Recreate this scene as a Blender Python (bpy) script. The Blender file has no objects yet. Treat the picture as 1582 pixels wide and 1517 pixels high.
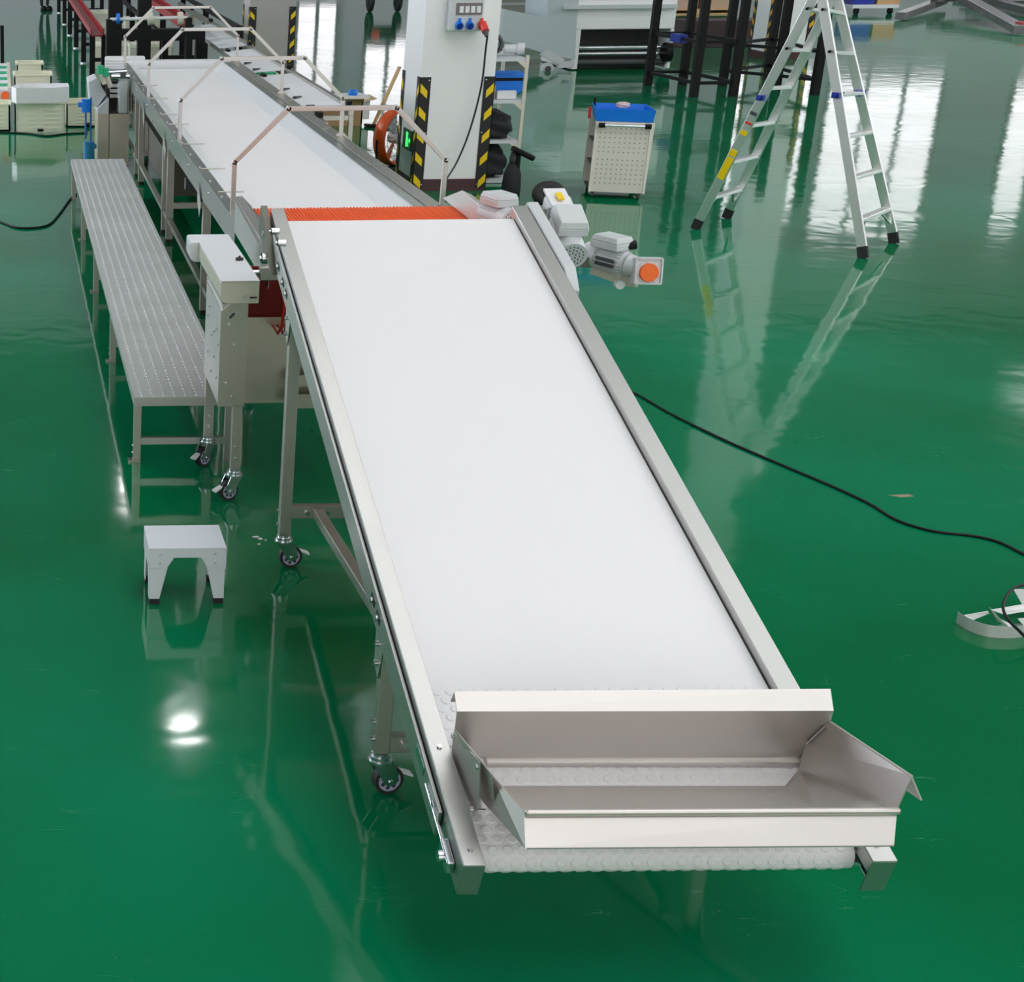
import bpy, bmesh, math, random
from mathutils import Vector, Matrix
random.seed(7)
S = bpy.context.scene
COL = S.collection

# ------------------------------------------------------------------ camera
F, PX, PY, H = 2494.7, 10.0, 758.0, 2.9
def _cd(x, y): return Vector(((x-PX)/F, -(y-PY)/F, -1.0))
_Y = _cd(0, -165).normalized(); _D = _cd(80, 7500).normalized()
_Z = -_D; _Z = (_Z - _Y*_Y.dot(_Z)).normalized(); _X = _Y.cross(_Z)
M3 = Matrix((_X, _Y, _Z))                      # camera space -> world
CAMP = Vector((0, 0, H))
cam = bpy.data.cameras.new('camera'); camo = bpy.data.objects.new('camera', cam); COL.objects.link(camo)
camo.matrix_world = Matrix.Translation(CAMP) @ M3.to_4x4()
cam.sensor_fit = 'HORIZONTAL'; cam.sensor_width = 36.0
cam.lens = F/1582*36
cam.shift_x = (791-PX)/1582
cam.shift_y = -(758.5-PY)/1582
cam.clip_end = 300
S.camera = camo

# points measured on the photograph, turned into metres on a known plane
def gz(x, y, z=0.0): d = M3 @ _cd(x, y); return CAMP + d*((z-H)/d.z)
def gy(x, y, Y): d = M3 @ _cd(x, y); return CAMP + d*(Y/d.y)
def gx(x, y, X): d = M3 @ _cd(x, y); return CAMP + d*(X/d.x)

# ------------------------------------------------------------------ world, light, exposure
w = bpy.data.worlds.new('world'); S.world = w; w.use_nodes = True
bg = w.node_tree.nodes['Background']; bg.inputs[0].default_value = (.75, .85, 1, 1); bg.inputs[1].default_value = 1.0
S.view_settings.view_transform = 'Standard'; S.view_settings.look = 'None'
S.view_settings.gamma = 1; S.view_settings.use_curve_mapping = False
S.view_settings.exposure = 0.0
PANE_L, FILL_L, LAMP_L, LAMP_W = 2.6, 1.62, 20.0, 20.0
S.cycles.use_denoising = True
S.cycles.max_bounces = 8; S.cycles.diffuse_bounces = 4; S.cycles.glossy_bounces = 4
S.cycles.sample_clamp_indirect = 6

# ------------------------------------------------------------------ materials
def _mat(name):
    m = bpy.data.materials.new(name); m.use_nodes = True
    return m, m.node_tree, m.node_tree.nodes['Principled BSDF']
def flat(name, c, rough=.5, metal=0.0, spec=.5, bump=0, bscale=60, vary=.04, vscale=3, coat=0):
    m, t, b = _mat(name)
    n = t.nodes.new('ShaderNodeTexNoise'); n.inputs['Scale'].default_value = vscale; n.inputs['Detail'].default_value = 4
    tc = t.nodes.new('ShaderNodeTexCoord'); t.links.new(tc.outputs['Object'], n.inputs['Vector'])
    r = t.nodes.new('ShaderNodeMix'); r.data_type = 'RGBA'
    r.inputs['A'].default_value = tuple(max(0, v*(1-vary)) for v in c)+(1,)
    r.inputs['B'].default_value = tuple(min(1, v*(1+vary)) for v in c)+(1,)
    t.links.new(n.outputs['Fac'], r.inputs['Factor']); t.links.new(r.outputs['Result'], b.inputs['Base Color'])
    b.inputs['Roughness'].default_value = rough; b.inputs['Metallic'].default_value = metal
    b.inputs['Specular IOR Level'].default_value = spec; b.inputs['Coat Weight'].default_value = coat
    if bump:
        n2 = t.nodes.new('ShaderNodeTexNoise'); n2.inputs['Scale'].default_value = bscale
        t.links.new(tc.outputs['Object'], n2.inputs['Vector'])
        bp = t.nodes.new('ShaderNodeBump'); bp.inputs['Strength'].default_value = bump; bp.inputs['Distance'].default_value = .01
        t.links.new(n2.outputs['Fac'], bp.inputs['Height']); t.links.new(bp.outputs['Normal'], b.inputs['Normal'])
    return m
def emis(name, c, s):
    m, t, b = _mat(name); b.inputs['Base Color'].default_value = c+(1,)
    b.inputs['Emission Color'].default_value = c+(1,); b.inputs['Emission Strength'].default_value = s
    return m
def brushed(name, c, rough=.3, sc=(2, 60, 60), amt=.12):
    m, t, b = _mat(name)
    tc = t.nodes.new('ShaderNodeTexCoord'); mp = t.nodes.new('ShaderNodeMapping'); mp.inputs['Scale'].default_value = sc
    n = t.nodes.new('ShaderNodeTexNoise'); n.inputs['Scale'].default_value = 4; n.inputs['Detail'].default_value = 5
    t.links.new(tc.outputs['Object'], mp.inputs['Vector']); t.links.new(mp.outputs['Vector'], n.inputs['Vector'])
    mr = t.nodes.new('ShaderNodeMapRange'); mr.inputs['To Min'].default_value = rough-amt; mr.inputs['To Max'].default_value = rough+amt
    t.links.new(n.outputs['Fac'], mr.inputs['Value']); t.links.new(mr.outputs['Result'], b.inputs['Roughness'])
    n2 = t.nodes.new('ShaderNodeTexNoise'); n2.inputs['Scale'].default_value = 2.5; n2.inputs['Detail'].default_value = 3
    t.links.new(tc.outputs['Object'], n2.inputs['Vector'])
    r = t.nodes.new('ShaderNodeMix'); r.data_type = 'RGBA'
    r.inputs['A'].default_value = tuple(v*.94 for v in c)+(1,); r.inputs['B'].default_value = tuple(min(1, v*1.06) for v in c)+(1,)
    t.links.new(n2.outputs['Fac'], r.inputs['Factor']); t.links.new(r.outputs['Result'], b.inputs['Base Color'])
    b.inputs['Metallic'].default_value = 1.0
    return m

STEEL = brushed('stainless_steel', (.58, .56, .54), .38, (2, 30, 30), .04)
STEEL_Y = brushed('stainless_steel_long', (.54, .535, .52), .36, (30, 1, 30), .04)
STEEL_L = brushed('rail_steel_floor_reflection', (.40, .42, .40), .30, (30, 1, 30), .04)  # darker, greener steel: the floor's reflection is put into the base colour
STEEL_D = brushed('worn_steel', (.50, .48, .44), .38, (6, 6, 6))
TREAD = flat('tread_plate', (.60, .61, .605), .42, metal=.45, vary=.18, vscale=2.2)
ZINC = brushed('zinc_plate', (.72, .74, .78), .22, (4, 4, 4), .08)
ALU = brushed('ladder_aluminium', (.90, .89, .88), .38, (60, 60, 2), .08)
ALU_S = flat('stool_aluminium', (.84, .87, .94), .45, metal=.2, vary=.03)
BELT = flat('white_belt', (.87, .86, .88), .45, bump=.06, bscale=220, vary=.012)
PVC = flat('white_plastic', (.80, .81, .84), .35, vary=.02)
SKIRT = flat('white_skirt', (.76, .78, .81), .3, vary=.05, vscale=1.5)
BEIGE = flat('cream_plastic', (.66, .63, .53), .45)
CREAM = flat('cream_crate', (.84, .84, .68), .5)
ORANGE = flat('orange_urethane', (1.0, .115, .004), .55, spec=.25, vary=.05, vscale=8)
REDC = flat('red_cord', (.60, .02, .012), .4)
CAPO = flat('orange_cap', (1.0, .15, .008), .5)
BLACK = flat('black_paint', (.006, .006, .007), .5, spec=.2)
RUB = flat('black_rubber', (.016, .016, .018), .65)
WHITE = flat('white_wall_paint', (.90, .90, .91), .35, vary=.012)
GREYP = flat('pale_grey_paint', (.60, .63, .65), .4, vary=.02)
MOTOR = flat('motor_grey', (.62, .64, .67), .38, vary=.03)
MAROON = flat('maroon_base_paint', (.06, .016, .022), .45)
YEL = flat('yellow_reflective', (.90, .62, .0), .4)
YELO = flat('amber_reflective', (.85, .45, .01), .4)
BLUE = flat('blue_plastic', (.0, .20, .80), .4)
BLUED = flat('dark_blue_plastic', (.01, .03, .30), .35)
CARD = flat('cardboard', (.46, .28, .14), .75, vary=.08)
WOOD = flat('pale_wood', (.52, .34, .16), .6, vary=.15, vscale=12)
REDS = flat('red_channel_paint', (.30, .016, .022), .38)
REDP = flat('red_plastic', (.75, .05, .03), .35)
GREEN = flat('green_plastic', (.01, .42, .20), .35)
DGREY = flat('dark_grey_plastic', (.06, .065, .07), .5)
SCREEN = flat('smoked_window', (.20, .17, .17), .15)
DARK = flat('dark_interior', (.03, .03, .03), .6)
CLOTH = flat('dark_cloth', (.02, .022, .028), .85)
SKIN = flat('skin', (.55, .35, .26), .5)
WRAP = flat('wrapped_steel', (.16, .15, .16), .22, bump=.5, bscale=14, vary=.3, vscale=6)
GLOWG = emis('exit_green', (.05, .9, .12), 1.6)
DGREEN = flat('exit_dark_green', (.005, .06, .02), .3)
DRIP = flat('clear_plastic', (.75, .77, .78), .25)
HUBM = flat('hub_bluish_grey', (.42, .44, .58), .35)
CABLE = flat('cable_black', (.010, .012, .012), .55, spec=.25)

def floor_mat():
    m, t, b = _mat('green_epoxy')
    tc = t.nodes.new('ShaderNodeTexCoord')
    def noise(s, d=4, sc=None, dist=0):
        n = t.nodes.new('ShaderNodeTexNoise'); n.inputs['Scale'].default_value = s; n.inputs['Detail'].default_value = d
        n.inputs['Distortion'].default_value = dist
        if sc:
            mp = t.nodes.new('ShaderNodeMapping'); mp.inputs['Scale'].default_value = sc
            t.links.new(tc.outputs['Object'], mp.inputs['Vector']); t.links.new(mp.outputs['Vector'], n.inputs['Vector'])
        else: t.links.new(tc.outputs['Object'], n.inputs['Vector'])
        return n
    n1 = noise(.30, 6)
    r = t.nodes.new('ShaderNodeValToRGB')
    r.color_ramp.elements[0].position = .38; r.color_ramp.elements[0].color = (.0, .140, .044, 1)
    r.color_ramp.elements[1].position = .66; r.color_ramp.elements[1].color = (.0, .220, .098, 1)
    t.links.new(n1.outputs['Fac'], r.inputs['Fac'])
    # pale scuffs and thin scratches
    v = noise(1.2, 3, (1, 5.5, 1), 2.5)
    sr = t.nodes.new('ShaderNodeValToRGB')
    e = sr.color_ramp.elements; e[0].position = .497; e[0].color = (0, 0, 0, 1); e[1].position = .503; e[1].color = (0, 0, 0, 1)
    el = sr.color_ramp.elements.new(.5); el.color = (1, 1, 1, 1)
    t.links.new(v.outputs['Fac'], sr.inputs['Fac'])
    g = noise(3.0, 2); gr = t.nodes.new('ShaderNodeMapRange'); gr.inputs['From Min'].default_value = .58; gr.inputs['From Max'].default_value = .68
    t.links.new(g.outputs['Fac'], gr.inputs['Value'])
    mu = t.nodes.new('ShaderNodeMath'); mu.operation = 'MULTIPLY'; t.links.new(sr.outputs['Color'], mu.inputs[0]); t.links.new(gr.outputs['Result'], mu.inputs[1])
    mu2 = t.nodes.new('ShaderNodeMath'); mu2.operation = 'MULTIPLY'; t.links.new(mu.outputs[0], mu2.inputs[0]); mu2.inputs[1].default_value = .5
    mx = t.nodes.new('ShaderNodeMix'); mx.data_type = 'RGBA'; mx.inputs['B'].default_value = (.16, .42, .32, 1)
    t.links.new(mu2.outputs[0], mx.inputs['Factor']); t.links.new(r.outputs['Color'], mx.inputs['A'])
    t.links.new(mx.outputs['Result'], b.inputs['Base Color'])
    n3 = noise(1.6, 5); mr = t.nodes.new('ShaderNodeMapRange'); mr.inputs['To Min'].default_value = .03; mr.inputs['To Max'].default_value = .11
    t.links.new(n3.outputs['Fac'], mr.inputs['Value']); t.links.new(mr.outputs['Result'], b.inputs['Roughness'])
    b.inputs['IOR'].default_value = 1.45
    nb = noise(1.1, 2, None, .4); bp = t.nodes.new('ShaderNodeBump'); bp.inputs['Strength'].default_value = .12; bp.inputs['Distance'].default_value = .022
    t.links.new(nb.outputs['Fac'], bp.inputs['Height'])
    nc = noise(3.2, 1, None, .6); b2 = t.nodes.new('ShaderNodeBump'); b2.inputs['Strength'].default_value = .16; b2.inputs['Distance'].default_value = .010
    t.links.new(nc.outputs['Fac'], b2.inputs['Height']); t.links.new(bp.outputs['Normal'], b2.inputs['Normal']); t.links.new(b2.outputs['Normal'], b.inputs['Normal'])
    return m
FLOOR = floor_mat()

# ------------------------------------------------------------------ mesh builder
class MB:
    def __init__(s): s.v = []; s.f = []; s.sm = []
    def add(s, vs, fs, smooth=False):
        o = len(s.v); s.v += [Vector(p) for p in vs]
        for f in fs: s.f.append([i+o for i in f]); s.sm.append(smooth)
        return s
    def box(s, c, d, rz=0, rx=0, ry=0):
        R = Matrix.Rotation(rz, 3, 'Z') @ Matrix.Rotation(ry, 3, 'Y') @ Matrix.Rotation(rx, 3, 'X')
        c = Vector(c); vs = [c + R @ Vector((x*d[0]/2, y*d[1]/2, z*d[2]/2)) for x in (-1, 1) for y in (-1, 1) for z in (-1, 1)]
        return s.add(vs, [(0, 1, 3, 2), (4, 6, 7, 5), (0, 4, 5, 1), (2, 3, 7, 6), (0, 2, 6, 4), (1, 5, 7, 3)])
    def span(s, a, b): # axis aligned box by corners
        a, b = Vector(a), Vector(b)
        return s.box((a+b)/2, [abs(b[i]-a[i]) for i in range(3)])
    def hexa(s, q, r): # two quads -> solid
        return s.add(list(q)+list(r), [(0, 1, 2, 3), (7, 6, 5, 4), (0, 4, 5, 1), (1, 5, 6, 2), (2, 6, 7, 3), (3, 7, 4, 0)])
    def sheet(s, pts, t):
        pts = [Vector(p) for p in pts]; n = (pts[1]-pts[0]).cross(pts[-1]-pts[0]).normalized()*t
        k = len(pts); vs = pts+[p-n for p in pts]
        fs = [tuple(range(k)), tuple(range(2*k-1, k-1, -1))]+[(i, i+k, (i+1) % k+k, (i+1) % k) for i in range(k)]
        return s.add(vs, fs)
    def beam(s, p, q, w, h, up=(0, 0, 1)):
        p, q = Vector(p), Vector(q); d = (q-p).normalized(); u = Vector(up)
        if abs(d.dot(u)) > .98: u = Vector((0, 1, 0))
        a = d.cross(u).normalized()*w/2; b = a.normalized().cross(d).normalized()*h/2
        return s.hexa([p-a-b, p+a-b, p+a+b, p-a+b], [q-a-b, q+a-b, q+a+b, q-a+b])
    def cyl(s, p, q, r, n=20, r2=None, cap=True):
        p, q = Vector(p), Vector(q); r2 = r if r2 is None else r2
        d = (q-p).normalized(); u = Vector((0, 0, 1)) if abs(d.z) < .9 else Vector((1, 0, 0))
        a = d.cross(u).normalized(); b = d.cross(a)
        vs = []
        for i in range(n):
            t = 2*math.pi*i/n; e = a*math.cos(t)+b*math.sin(t); vs += [p+e*r, q+e*r2]
        s.add(vs, [(2*i, 2*i+1, (2*i+3) % (2*n), (2*i+2) % (2*n)) for i in range(n)], True)
        if cap:
            s.add([vs[2*i] for i in range(n)], [tuple(range(n))]); s.add([vs[2*i+1] for i in range(n)], [tuple(range(n-1, -1, -1))])
        return s
    def tube(s, pts, r, n=10, closed=False):
        pts = [Vector(p) for p in pts]; k = len(pts); rings = []
        pn = None
        for i in range(k):
            a = pts[(i-1) % k] if (closed or i > 0) else pts[i]; b = pts[(i+1) % k] if (closed or i < k-1) else pts[i]
            d = (b-a).normalized()
            if pn is None:
                u = Vector((0, 0, 1)) if abs(d.z) < .9 else Vector((1, 0, 0)); pn = d.cross(u).normalized()
            pn = (pn-d*pn.dot(d)).normalized(); bn = d.cross(pn)
            rings.append([pts[i]+(pn*math.cos(2*math.pi*j/n)+bn*math.sin(2*math.pi*j/n))*r for j in range(n)])
        vs = [p for R in rings for p in R]; m = k if closed else k-1
        s.add(vs, [(i*n+j, i*n+(j+1) % n, ((i+1) % k)*n+(j+1) % n, ((i+1) % k)*n+j) for i in range(m) for j in range(n)], True)
        if not closed: s.add(rings[0], [tuple(range(n-1, -1, -1))]); s.add(rings[-1], [tuple(range(n))])
        return s
    def lathe(s, c, prof, n=20, axis='Z'):
        c = Vector(c); vs = []
        for r, h in prof:
            for j in range(n):
                t = 2*math.pi*j/n; x, y = r*math.cos(t), r*math.sin(t)
                vs.append(c+(Vector((x, y, h)) if axis == 'Z' else Vector((h, x, y)) if axis == 'X' else Vector((x, h, y))))
        k = len(prof)
        return s.add(vs, [(i*n+j, i*n+(j+1) % n, (i+1)*n+(j+1) % n, (i+1)*n+j) for i in range(k-1) for j in range(n)], True)
    def prism(s, poly, dvec):
        poly = [Vector(p) for p in poly]; k = len(poly); dv = Vector(dvec)
        return s.add(poly+[p+dv for p in poly], [tuple(range(k)), tuple(range(2*k-1, k-1, -1))]+[(i, i+k, (i+1) % k+k, (i+1) % k) for i in range(k)])
    def build(s, name, mat, parent=None, bevel=0, label=None):
        me = bpy.data.meshes.new(name)
        org = parent_origin(parent) if parent else Vector((0, 0, 0))
        me.from_pydata([p-org for p in s.v], [], s.f)
        for p, k in zip(me.polygons, s.sm): p.use_smooth = k
        me.validate()
        bm = bmesh.new(); bm.from_mesh(me); bmesh.ops.recalc_face_normals(bm, faces=bm.faces); bm.to_mesh(me); bm.free()
        me.materials.append(mat)
        o = bpy.data.objects.new(name, me); COL.objects.link(o)
        if parent: o.parent = parent
        if bevel:
            b = o.modifiers.new('bevel', 'BEVEL'); b.width = bevel; b.segments = 2; b.limit_method = 'ANGLE'
        if label: o['label'] = label
        return o
def parent_origin(o):
    p = Vector(o.location)
    while o.parent: o = o.parent; p += Vector(o.location)
    return p
def thing(name, label, cat, loc, group=None):
    o = bpy.data.objects.new(name, None); COL.objects.link(o); o.location = Vector(loc); o.empty_display_size = .1
    o['label'] = label; o['category'] = cat
    if group: o['group'] = group
    return o
def tag(o, label, cat, group=None, kind=None):
    if label: o['label'] = label
    if cat: o['category'] = cat
    if group: o['group'] = group
    if kind: o['kind'] = kind
    return o
def struct(o): o['kind'] = 'structure'; return o
def dup(o, delta=(0, 0, 0), parent=None):
    c = o.copy(); COL.objects.link(c); c.parent = parent if parent else o.parent
    c.location = Vector(o.location)+Vector(delta)
    for ch in o.children:
        d = ch.copy(); COL.objects.link(d); d.parent = c
        for g in ch.children:
            e = g.copy(); COL.objects.link(e); e.parent = d
    return c
V = Vector

# ------------------------------------------------------------------ the hall
XL, XR, YF, YB, ZC = -16, 44, -12, 58, 12.5
struct(MB().span((XL, YF, -.2), (XR, YB, 0)).build('floor', FLOOR))
CEIL = flat('ceiling_paint', (.28, .27, .28), .7)
WALL = flat('hall_wall_paint', (.72, .71, .75), .7)
struct(MB().span((XL, YF, ZC), (XR, YB, ZC+.2)).build('ceiling', CEIL))
struct(MB().span((XL-.2, YF, 0), (XL, YB, ZC)).build('wall_left', WALL))
struct(MB().span((XR, YF, 0), (XR+.2, YB, ZC)).build('wall_right', WALL))
struct(MB().span((XL, YB, 0), (XR, YB+.2, ZC)).build('wall_back', WALL))
struct(MB().span((XL, YF-.2, 0), (XR, YF, ZC)).build('wall_front', WALL))
PANE = emis('daylight_pane', (.93, .93, 1.0), PANE_L)
PANEB = emis('hazy_daylight_pane', (1.0, .96, 1.0), 1.7)
PANELF = emis('cool_fill_pane', (.86, .89, 1.0), 4.2)  # cool fill for the added left wall panes
PANEW = emis('warm_daylight_pane', (1.0, .93, .91), PANE_L)
FILLP = emis('ceiling_fill_pane', (1.0, .955, 1.0), FILL_L)  # glow of the added ceiling fill panels
FRAMEW = flat('window_frame_paint', (.35, .37, .38), .5)
wn = [0]
def window(side, a0, a1, z0, z1, nm=3, nz=3, mat=PANE):
    wn[0] += 1
    root = MB(); e = .06
    def P(a, z, d): return V((a, YB-d, z)) if side == 'back' else V((XR-d, a, z)) if side == 'right' else V((XL+d, a, z)) if side == 'left' else V((a, YF+d, z))
    for i in range(nm+1):
        a = a0+(a1-a0)*i/nm; root.span(P(a-e, z0, .02), P(a+e, z1, .14))
    for i in range(nz+1):
        z = z0+(z1-z0)*i/nz; root.span(P(a0, z-e, .02), P(a1, z+e, .14))
    f = struct(root.build('window_%d' % wn[0], FRAMEW))
    MB().span(P(a0, z0, .01), P(a1, z1, .05)).build('window_pane', mat, f)
window('back', 10.2, 11.6, .8, 4.0, 2, 6, PANEB)
window('back', 12.6, 15.0, 2.0, 6.0, 3, 4, PANEB)
window('back', 25.6, 28.4, 3.2, 8.2, 2, 3, PANEB)
window('back', 29.0, 33.0, 3.6, 8.8, 3, 4, PANEB)
window('back', 35.5, 36.6, 3.8, 8.6, 1, 4, PANEB)
window('back', 40.0, 42.6, 5.2, 9.8, 3, 4, PANEB)
window('right', 30, 38, 3.2, 9.5, 6, 4)
window('right', 14, 24, 3.2, 9.5, 6, 4)
window('right', -2, 8, 3.2, 9.5, 6, 4)
window('left', 14, 27, 1.6, 10.5, 8, 4, PANELF)  # unseen left windows, added to brighten the pillar's left face
window('left', 30, 50, 1.6, 10.5, 8, 4, PANELF)
for a_ in (-13, -2.5, 8, 18.5, 29): window('front', a_, a_+8.5, 1.6, 9.5, 6, 4, PANEW)
for i, (x0, x1, y0, y1) in enumerate(((1, 9.5, -4, 14.5), (11, 19, -4, 14.5), (20, 24, 2, 26), (30, 36, 4, 26), (32, 38, 28, 50))):  # unseen glowing ceiling panels, added for soft top light and far fill
    wn[0] += 1
    f = struct(MB().span((x0-.2, y0-.2, ZC-.10), (x1+.2, y1+.2, ZC-.02)).build('window_%d' % wn[0], FRAMEW))
    MB().span((x0, y0, ZC-.16), (x1, y1, ZC-.11)).build('window_pane', FILLP, f)
LAMPD = emis('lamp_disc', (1.0, .98, .95), LAMP_L)
def highbay(x, y, n):
    z = 9.0
    t = thing('high_bay_lamp', 'bell shaped high bay lamp hung from the hall ceiling', 'lamp', (x, y, z), 'high bay lamps under the ceiling')
    MB().lathe((x, y, z), [(.24, 0), (.25, .02), (.16, .22), (.08, .3), (.0, .3)], 24).build('lamp_shade', GREYP, t)
    MB().cyl((x, y, z+.29), (x, y, ZC), .012, 8).build('hanging_rod', BLACK, t)
    MB().cyl((x, y, z+.03), (x, y, z+.05), .215, 24).build('diffuser', LAMPD, t)
    l = bpy.data.lights.new('lamp_light', 'AREA'); l.shape = 'DISK'; l.size = .42; l.energy = LAMP_W if abs(x-2.65) < .1 else (750 if y > 20 else 60)  # outer rows are out of view; their far lamps are boosted as added fill
    lo = bpy.data.objects.new('lamp_light', l); COL.objects.link(lo); lo.parent = t; lo.location = (0, 0, -.03)
for y in (1.2, 11.5, 21.8, 32.4):
    for x in (-8.6, 2.65, 24.0): highbay(x, y, 0)

# ------------------------------------------------------------------ casters
def caster(root, p, ang, wr=.052, brake=True):
    """p = point on the floor under the swivel; ang = heading of the trail; part caster with sub-parts"""
    p = V((p[0], p[1], 0)); z1 = 2*wr+.045
    d = V((math.cos(ang), math.sin(ang), 0)); a = V((-d.y, d.x, 0))
    c = p+d*.035+V((0, 0, wr))
    k = MB().cyl(p+V((0, 0, z1-.014)), p+V((0, 0, z1)), .036, 20).cyl(p+V((0, 0, z1)), p+V((0, 0, z1+.012)), .028, 20)
    k.cyl(p+V((0, 0, z1-.02)), p+V((0, 0, z1-.014)), .043, 20)
    k = k.build('caster', ZINC, root)
    f = MB(); zt_ = V((0, 0, z1-.018))
    for s in (-1, 1):
        o = a*.025*s
        f.prism([p+zt_-d*.036+o, p+zt_+d*.036+o, c+d*.026+V((0, 0, .030))+o, c+d*.022+V((0, 0, -.008))+o, c+V((0, 0, -.016))+o, c-d*.022+V((0, 0, -.006))+o], a*.003*s)
    f.hexa([p+zt_-d*.036-a*.028, p+zt_+d*.036-a*.028, p+zt_+d*.036+a*.028, p+zt_-d*.036+a*.028], [q+V((0, 0, -.004)) for q in (p+zt_-d*.036-a*.028, p+zt_+d*.036-a*.028, p+zt_+d*.036+a*.028, p+zt_-d*.036+a*.028)])
    f.cyl(c-a*.033, c+a*.033, .008, 12)
    f.build('fork', ZINC, k)
    MB().cyl(c-a*.016, c+a*.016, wr, 28).build('tyre', RUB, k, bevel=.004)
    h = MB(); hd = MB(); e1 = V((0, 0, 1))
    for s in (-1, 1):
        h.cyl(c+a*.0150*s, c+a*.0180*s, wr*.76, 24)
        for i in range(7):
            t = 2*math.pi*i/7; e = d*math.cos(t)*wr*.50+e1*math.sin(t)*wr*.50
            hd.cyl(c+e+a*.0175*s, c+e+a*.0186*s, wr*.15, 8)
    h.build('wheel_hub', HUBM, k); hd.build('hub_openings', DARK, k)
    if brake:
        MB().hexa([c+d*.03+V((0, 0, .035))-a*.014, c+d*.03+V((0, 0, .035))+a*.014, c+d*.03+V((0, 0, .028))+a*.014, c+d*.03+V((0, 0, .028))-a*.014],
                  [c+d*.085+V((0, 0, .012))-a*.018, c+d*.085+V((0, 0, .012))+a*.018, c+d*.085+V((0, 0, .004))+a*.018, c+d*.085+V((0, 0, .004))-a*.018]).build('brake_pedal', PVC, k)
    return z1+.012

# ================================================================== inclined belt conveyor
C0 = V((0, 3.885, .357)); TH = math.atan2(1.069, 3.512); LEN = math.hypot(1.069, 3.512); R0 = .045
def I(x, u, n): return V((x, C0.y+u*math.cos(TH)-n*math.sin(TH), C0.z+u*math.sin(TH)+n*math.cos(TH)))
inc = thing('inclined_conveyor', 'large stainless inclined conveyor with a wide white belt in the foreground', 'conveyor', (1.8, 5.6, 0))
BX0, BX1 = 1.298, 2.345
b = MB(); prof = []
for i in range(13):
    t = -math.pi/2-math.pi*i/12; prof.append((math.cos(t)*R0, math.sin(t)*R0, 0))
low = [(u, n) for u, n, _ in prof]
for i in range(13):
    t = math.pi/2-math.pi*i/12; low.append((LEN+math.cos(t)*R0, math.sin(t)*R0))
vs = [I(BX0, u, n) for u, n in low]+[I(BX1, u, n) for u, n in low]; k = len(low)
b.add(vs, [(i, (i+1) % k, (i+1) % k+k, i+k) for i in range(k)], True)
b.add([I(BX0, u, n*.93) for u, n in low], [tuple(range(k))]); b.add([I(BX1, u, n*.93) for u, n in low], [tuple(range(k-1, -1, -1))])
# raised scale-shaped studs on the lower end of the modular belt
pit = .042
def stud(x, s):
    # s = distance along the belt from the top tangent of the tail roller, negative wraps round it
    def at(xx, ss, h):
        if ss >= 0: return I(xx, ss, R0+h)
        a = math.pi/2 + (-ss)/R0
        return I(xx, math.cos(a)*(R0+h), math.sin(a)*(R0+h))
    r = .0175; n = 8
    base = [at(x+r*math.cos(2*math.pi*j/n), s+r*math.sin(2*math.pi*j/n), 0) for j in range(n)]
    top = [at(x+r*.72*math.cos(2*math.pi*j/n), s-.002+r*.72*math.sin(2*math.pi*j/n), .0022) for j in range(n)]
    b.add(base+top, [(j, (j+1) % n, (j+1) % n+n, j+n) for j in range(n)]+[tuple(range(n, 2*n))])
row = 0; s_ = -.125
while s_ < .62:
    x = BX0+.022+(pit/2 if row % 2 else 0)
    while x < BX1-.02: stud(x, s_); x += pit
    s_ += .0365; row += 1
b.build('belt', BELT, inc)
def profile_rail(x0, x1, u0, u1, nt, nb, inner, name, label=None):
    """C-section side rail: top flange x0..x1, web on the outer side"""
    t = .004; m = MB()
    outx = x0 if inner > 0 else x1; ix = x1 if inner > 0 else x0; sg = inner
    def slab(xa, xb, na, nb_):
        m.hexa([I(xa, u0, na), I(xb, u0, na), I(xb, u0, nb_), I(xa, u0, nb_)], [I(xa, u1, na), I(xb, u1, na), I(xb, u1, nb_), I(xa, u1, nb_)])
    slab(x0, x1, nt-t, nt)
    slab(outx, outx+sg*t, nb, nt-t)
    slab(outx+sg*t, outx+sg*.03, nb, nb+t)
    slab(ix-sg*t, ix, nt-.05, nt-t)
    # end plates
    for u in (u0, u1-t):
        m.hexa([I(x0+.001, u, nb), I(x1-.001, u, nb), I(x1-.001, u, nt-t), I(x0+.001, u, nt-t)],
               [I(x0+.001, u+t, nb), I(x1-.001, u+t, nb), I(x1-.001, u+t, nt-t), I(x0+.001, u+t, nt-t)])
    return m.build(name, STEEL_Y, inc, bevel=.0015, label=label)
profile_rail(1.236, 1.296, -.10, LEN+.07, .080, -.045, 1, 'side_rail')
profile_rail(2.350, 2.418, -.10, LEN+.07, .080, -.045, -1, 'side_rail')
# lower web strips carrying the return side
for xa, xb in ((1.222, 1.232), (2.422, 2.432)):
    MB().hexa([I(xa, .12, -.055), I(xb, .12, -.055), I(xb, .12, .045), I(xa, .12, .045)],
              [I(xa, LEN-.12, -.055), I(xb, LEN-.12, -.055), I(xb, LEN-.12, .045), I(xa, LEN-.12, .045)]).build('side_web', STEEL_Y, inc, bevel=.001)
# slide bed and cross members under the belt
MB().hexa([I(1.31, .08, R0-.012), I(2.33, .08, R0-.012), I(2.33, .08, R0-.007), I(1.31, .08, R0-.007)],
          [I(1.31, LEN-.08, R0-.012), I(2.33, LEN-.08, R0-.012), I(2.33, LEN-.08, R0-.007), I(1.31, LEN-.08, R0-.007)]).build('slide_bed', STEEL, inc)
for u in (0, LEN): MB().cyl(I(1.245, u, 0), I(2.41, u, 0), R0-.006, 20).build('roller', ZINC, inc)
for u in (.9, 1.9, 2.9): MB().beam(I(1.24, u, -.02), I(2.41, u, -.02), .04, .03).build('cross_member', STEEL, inc)
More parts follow.
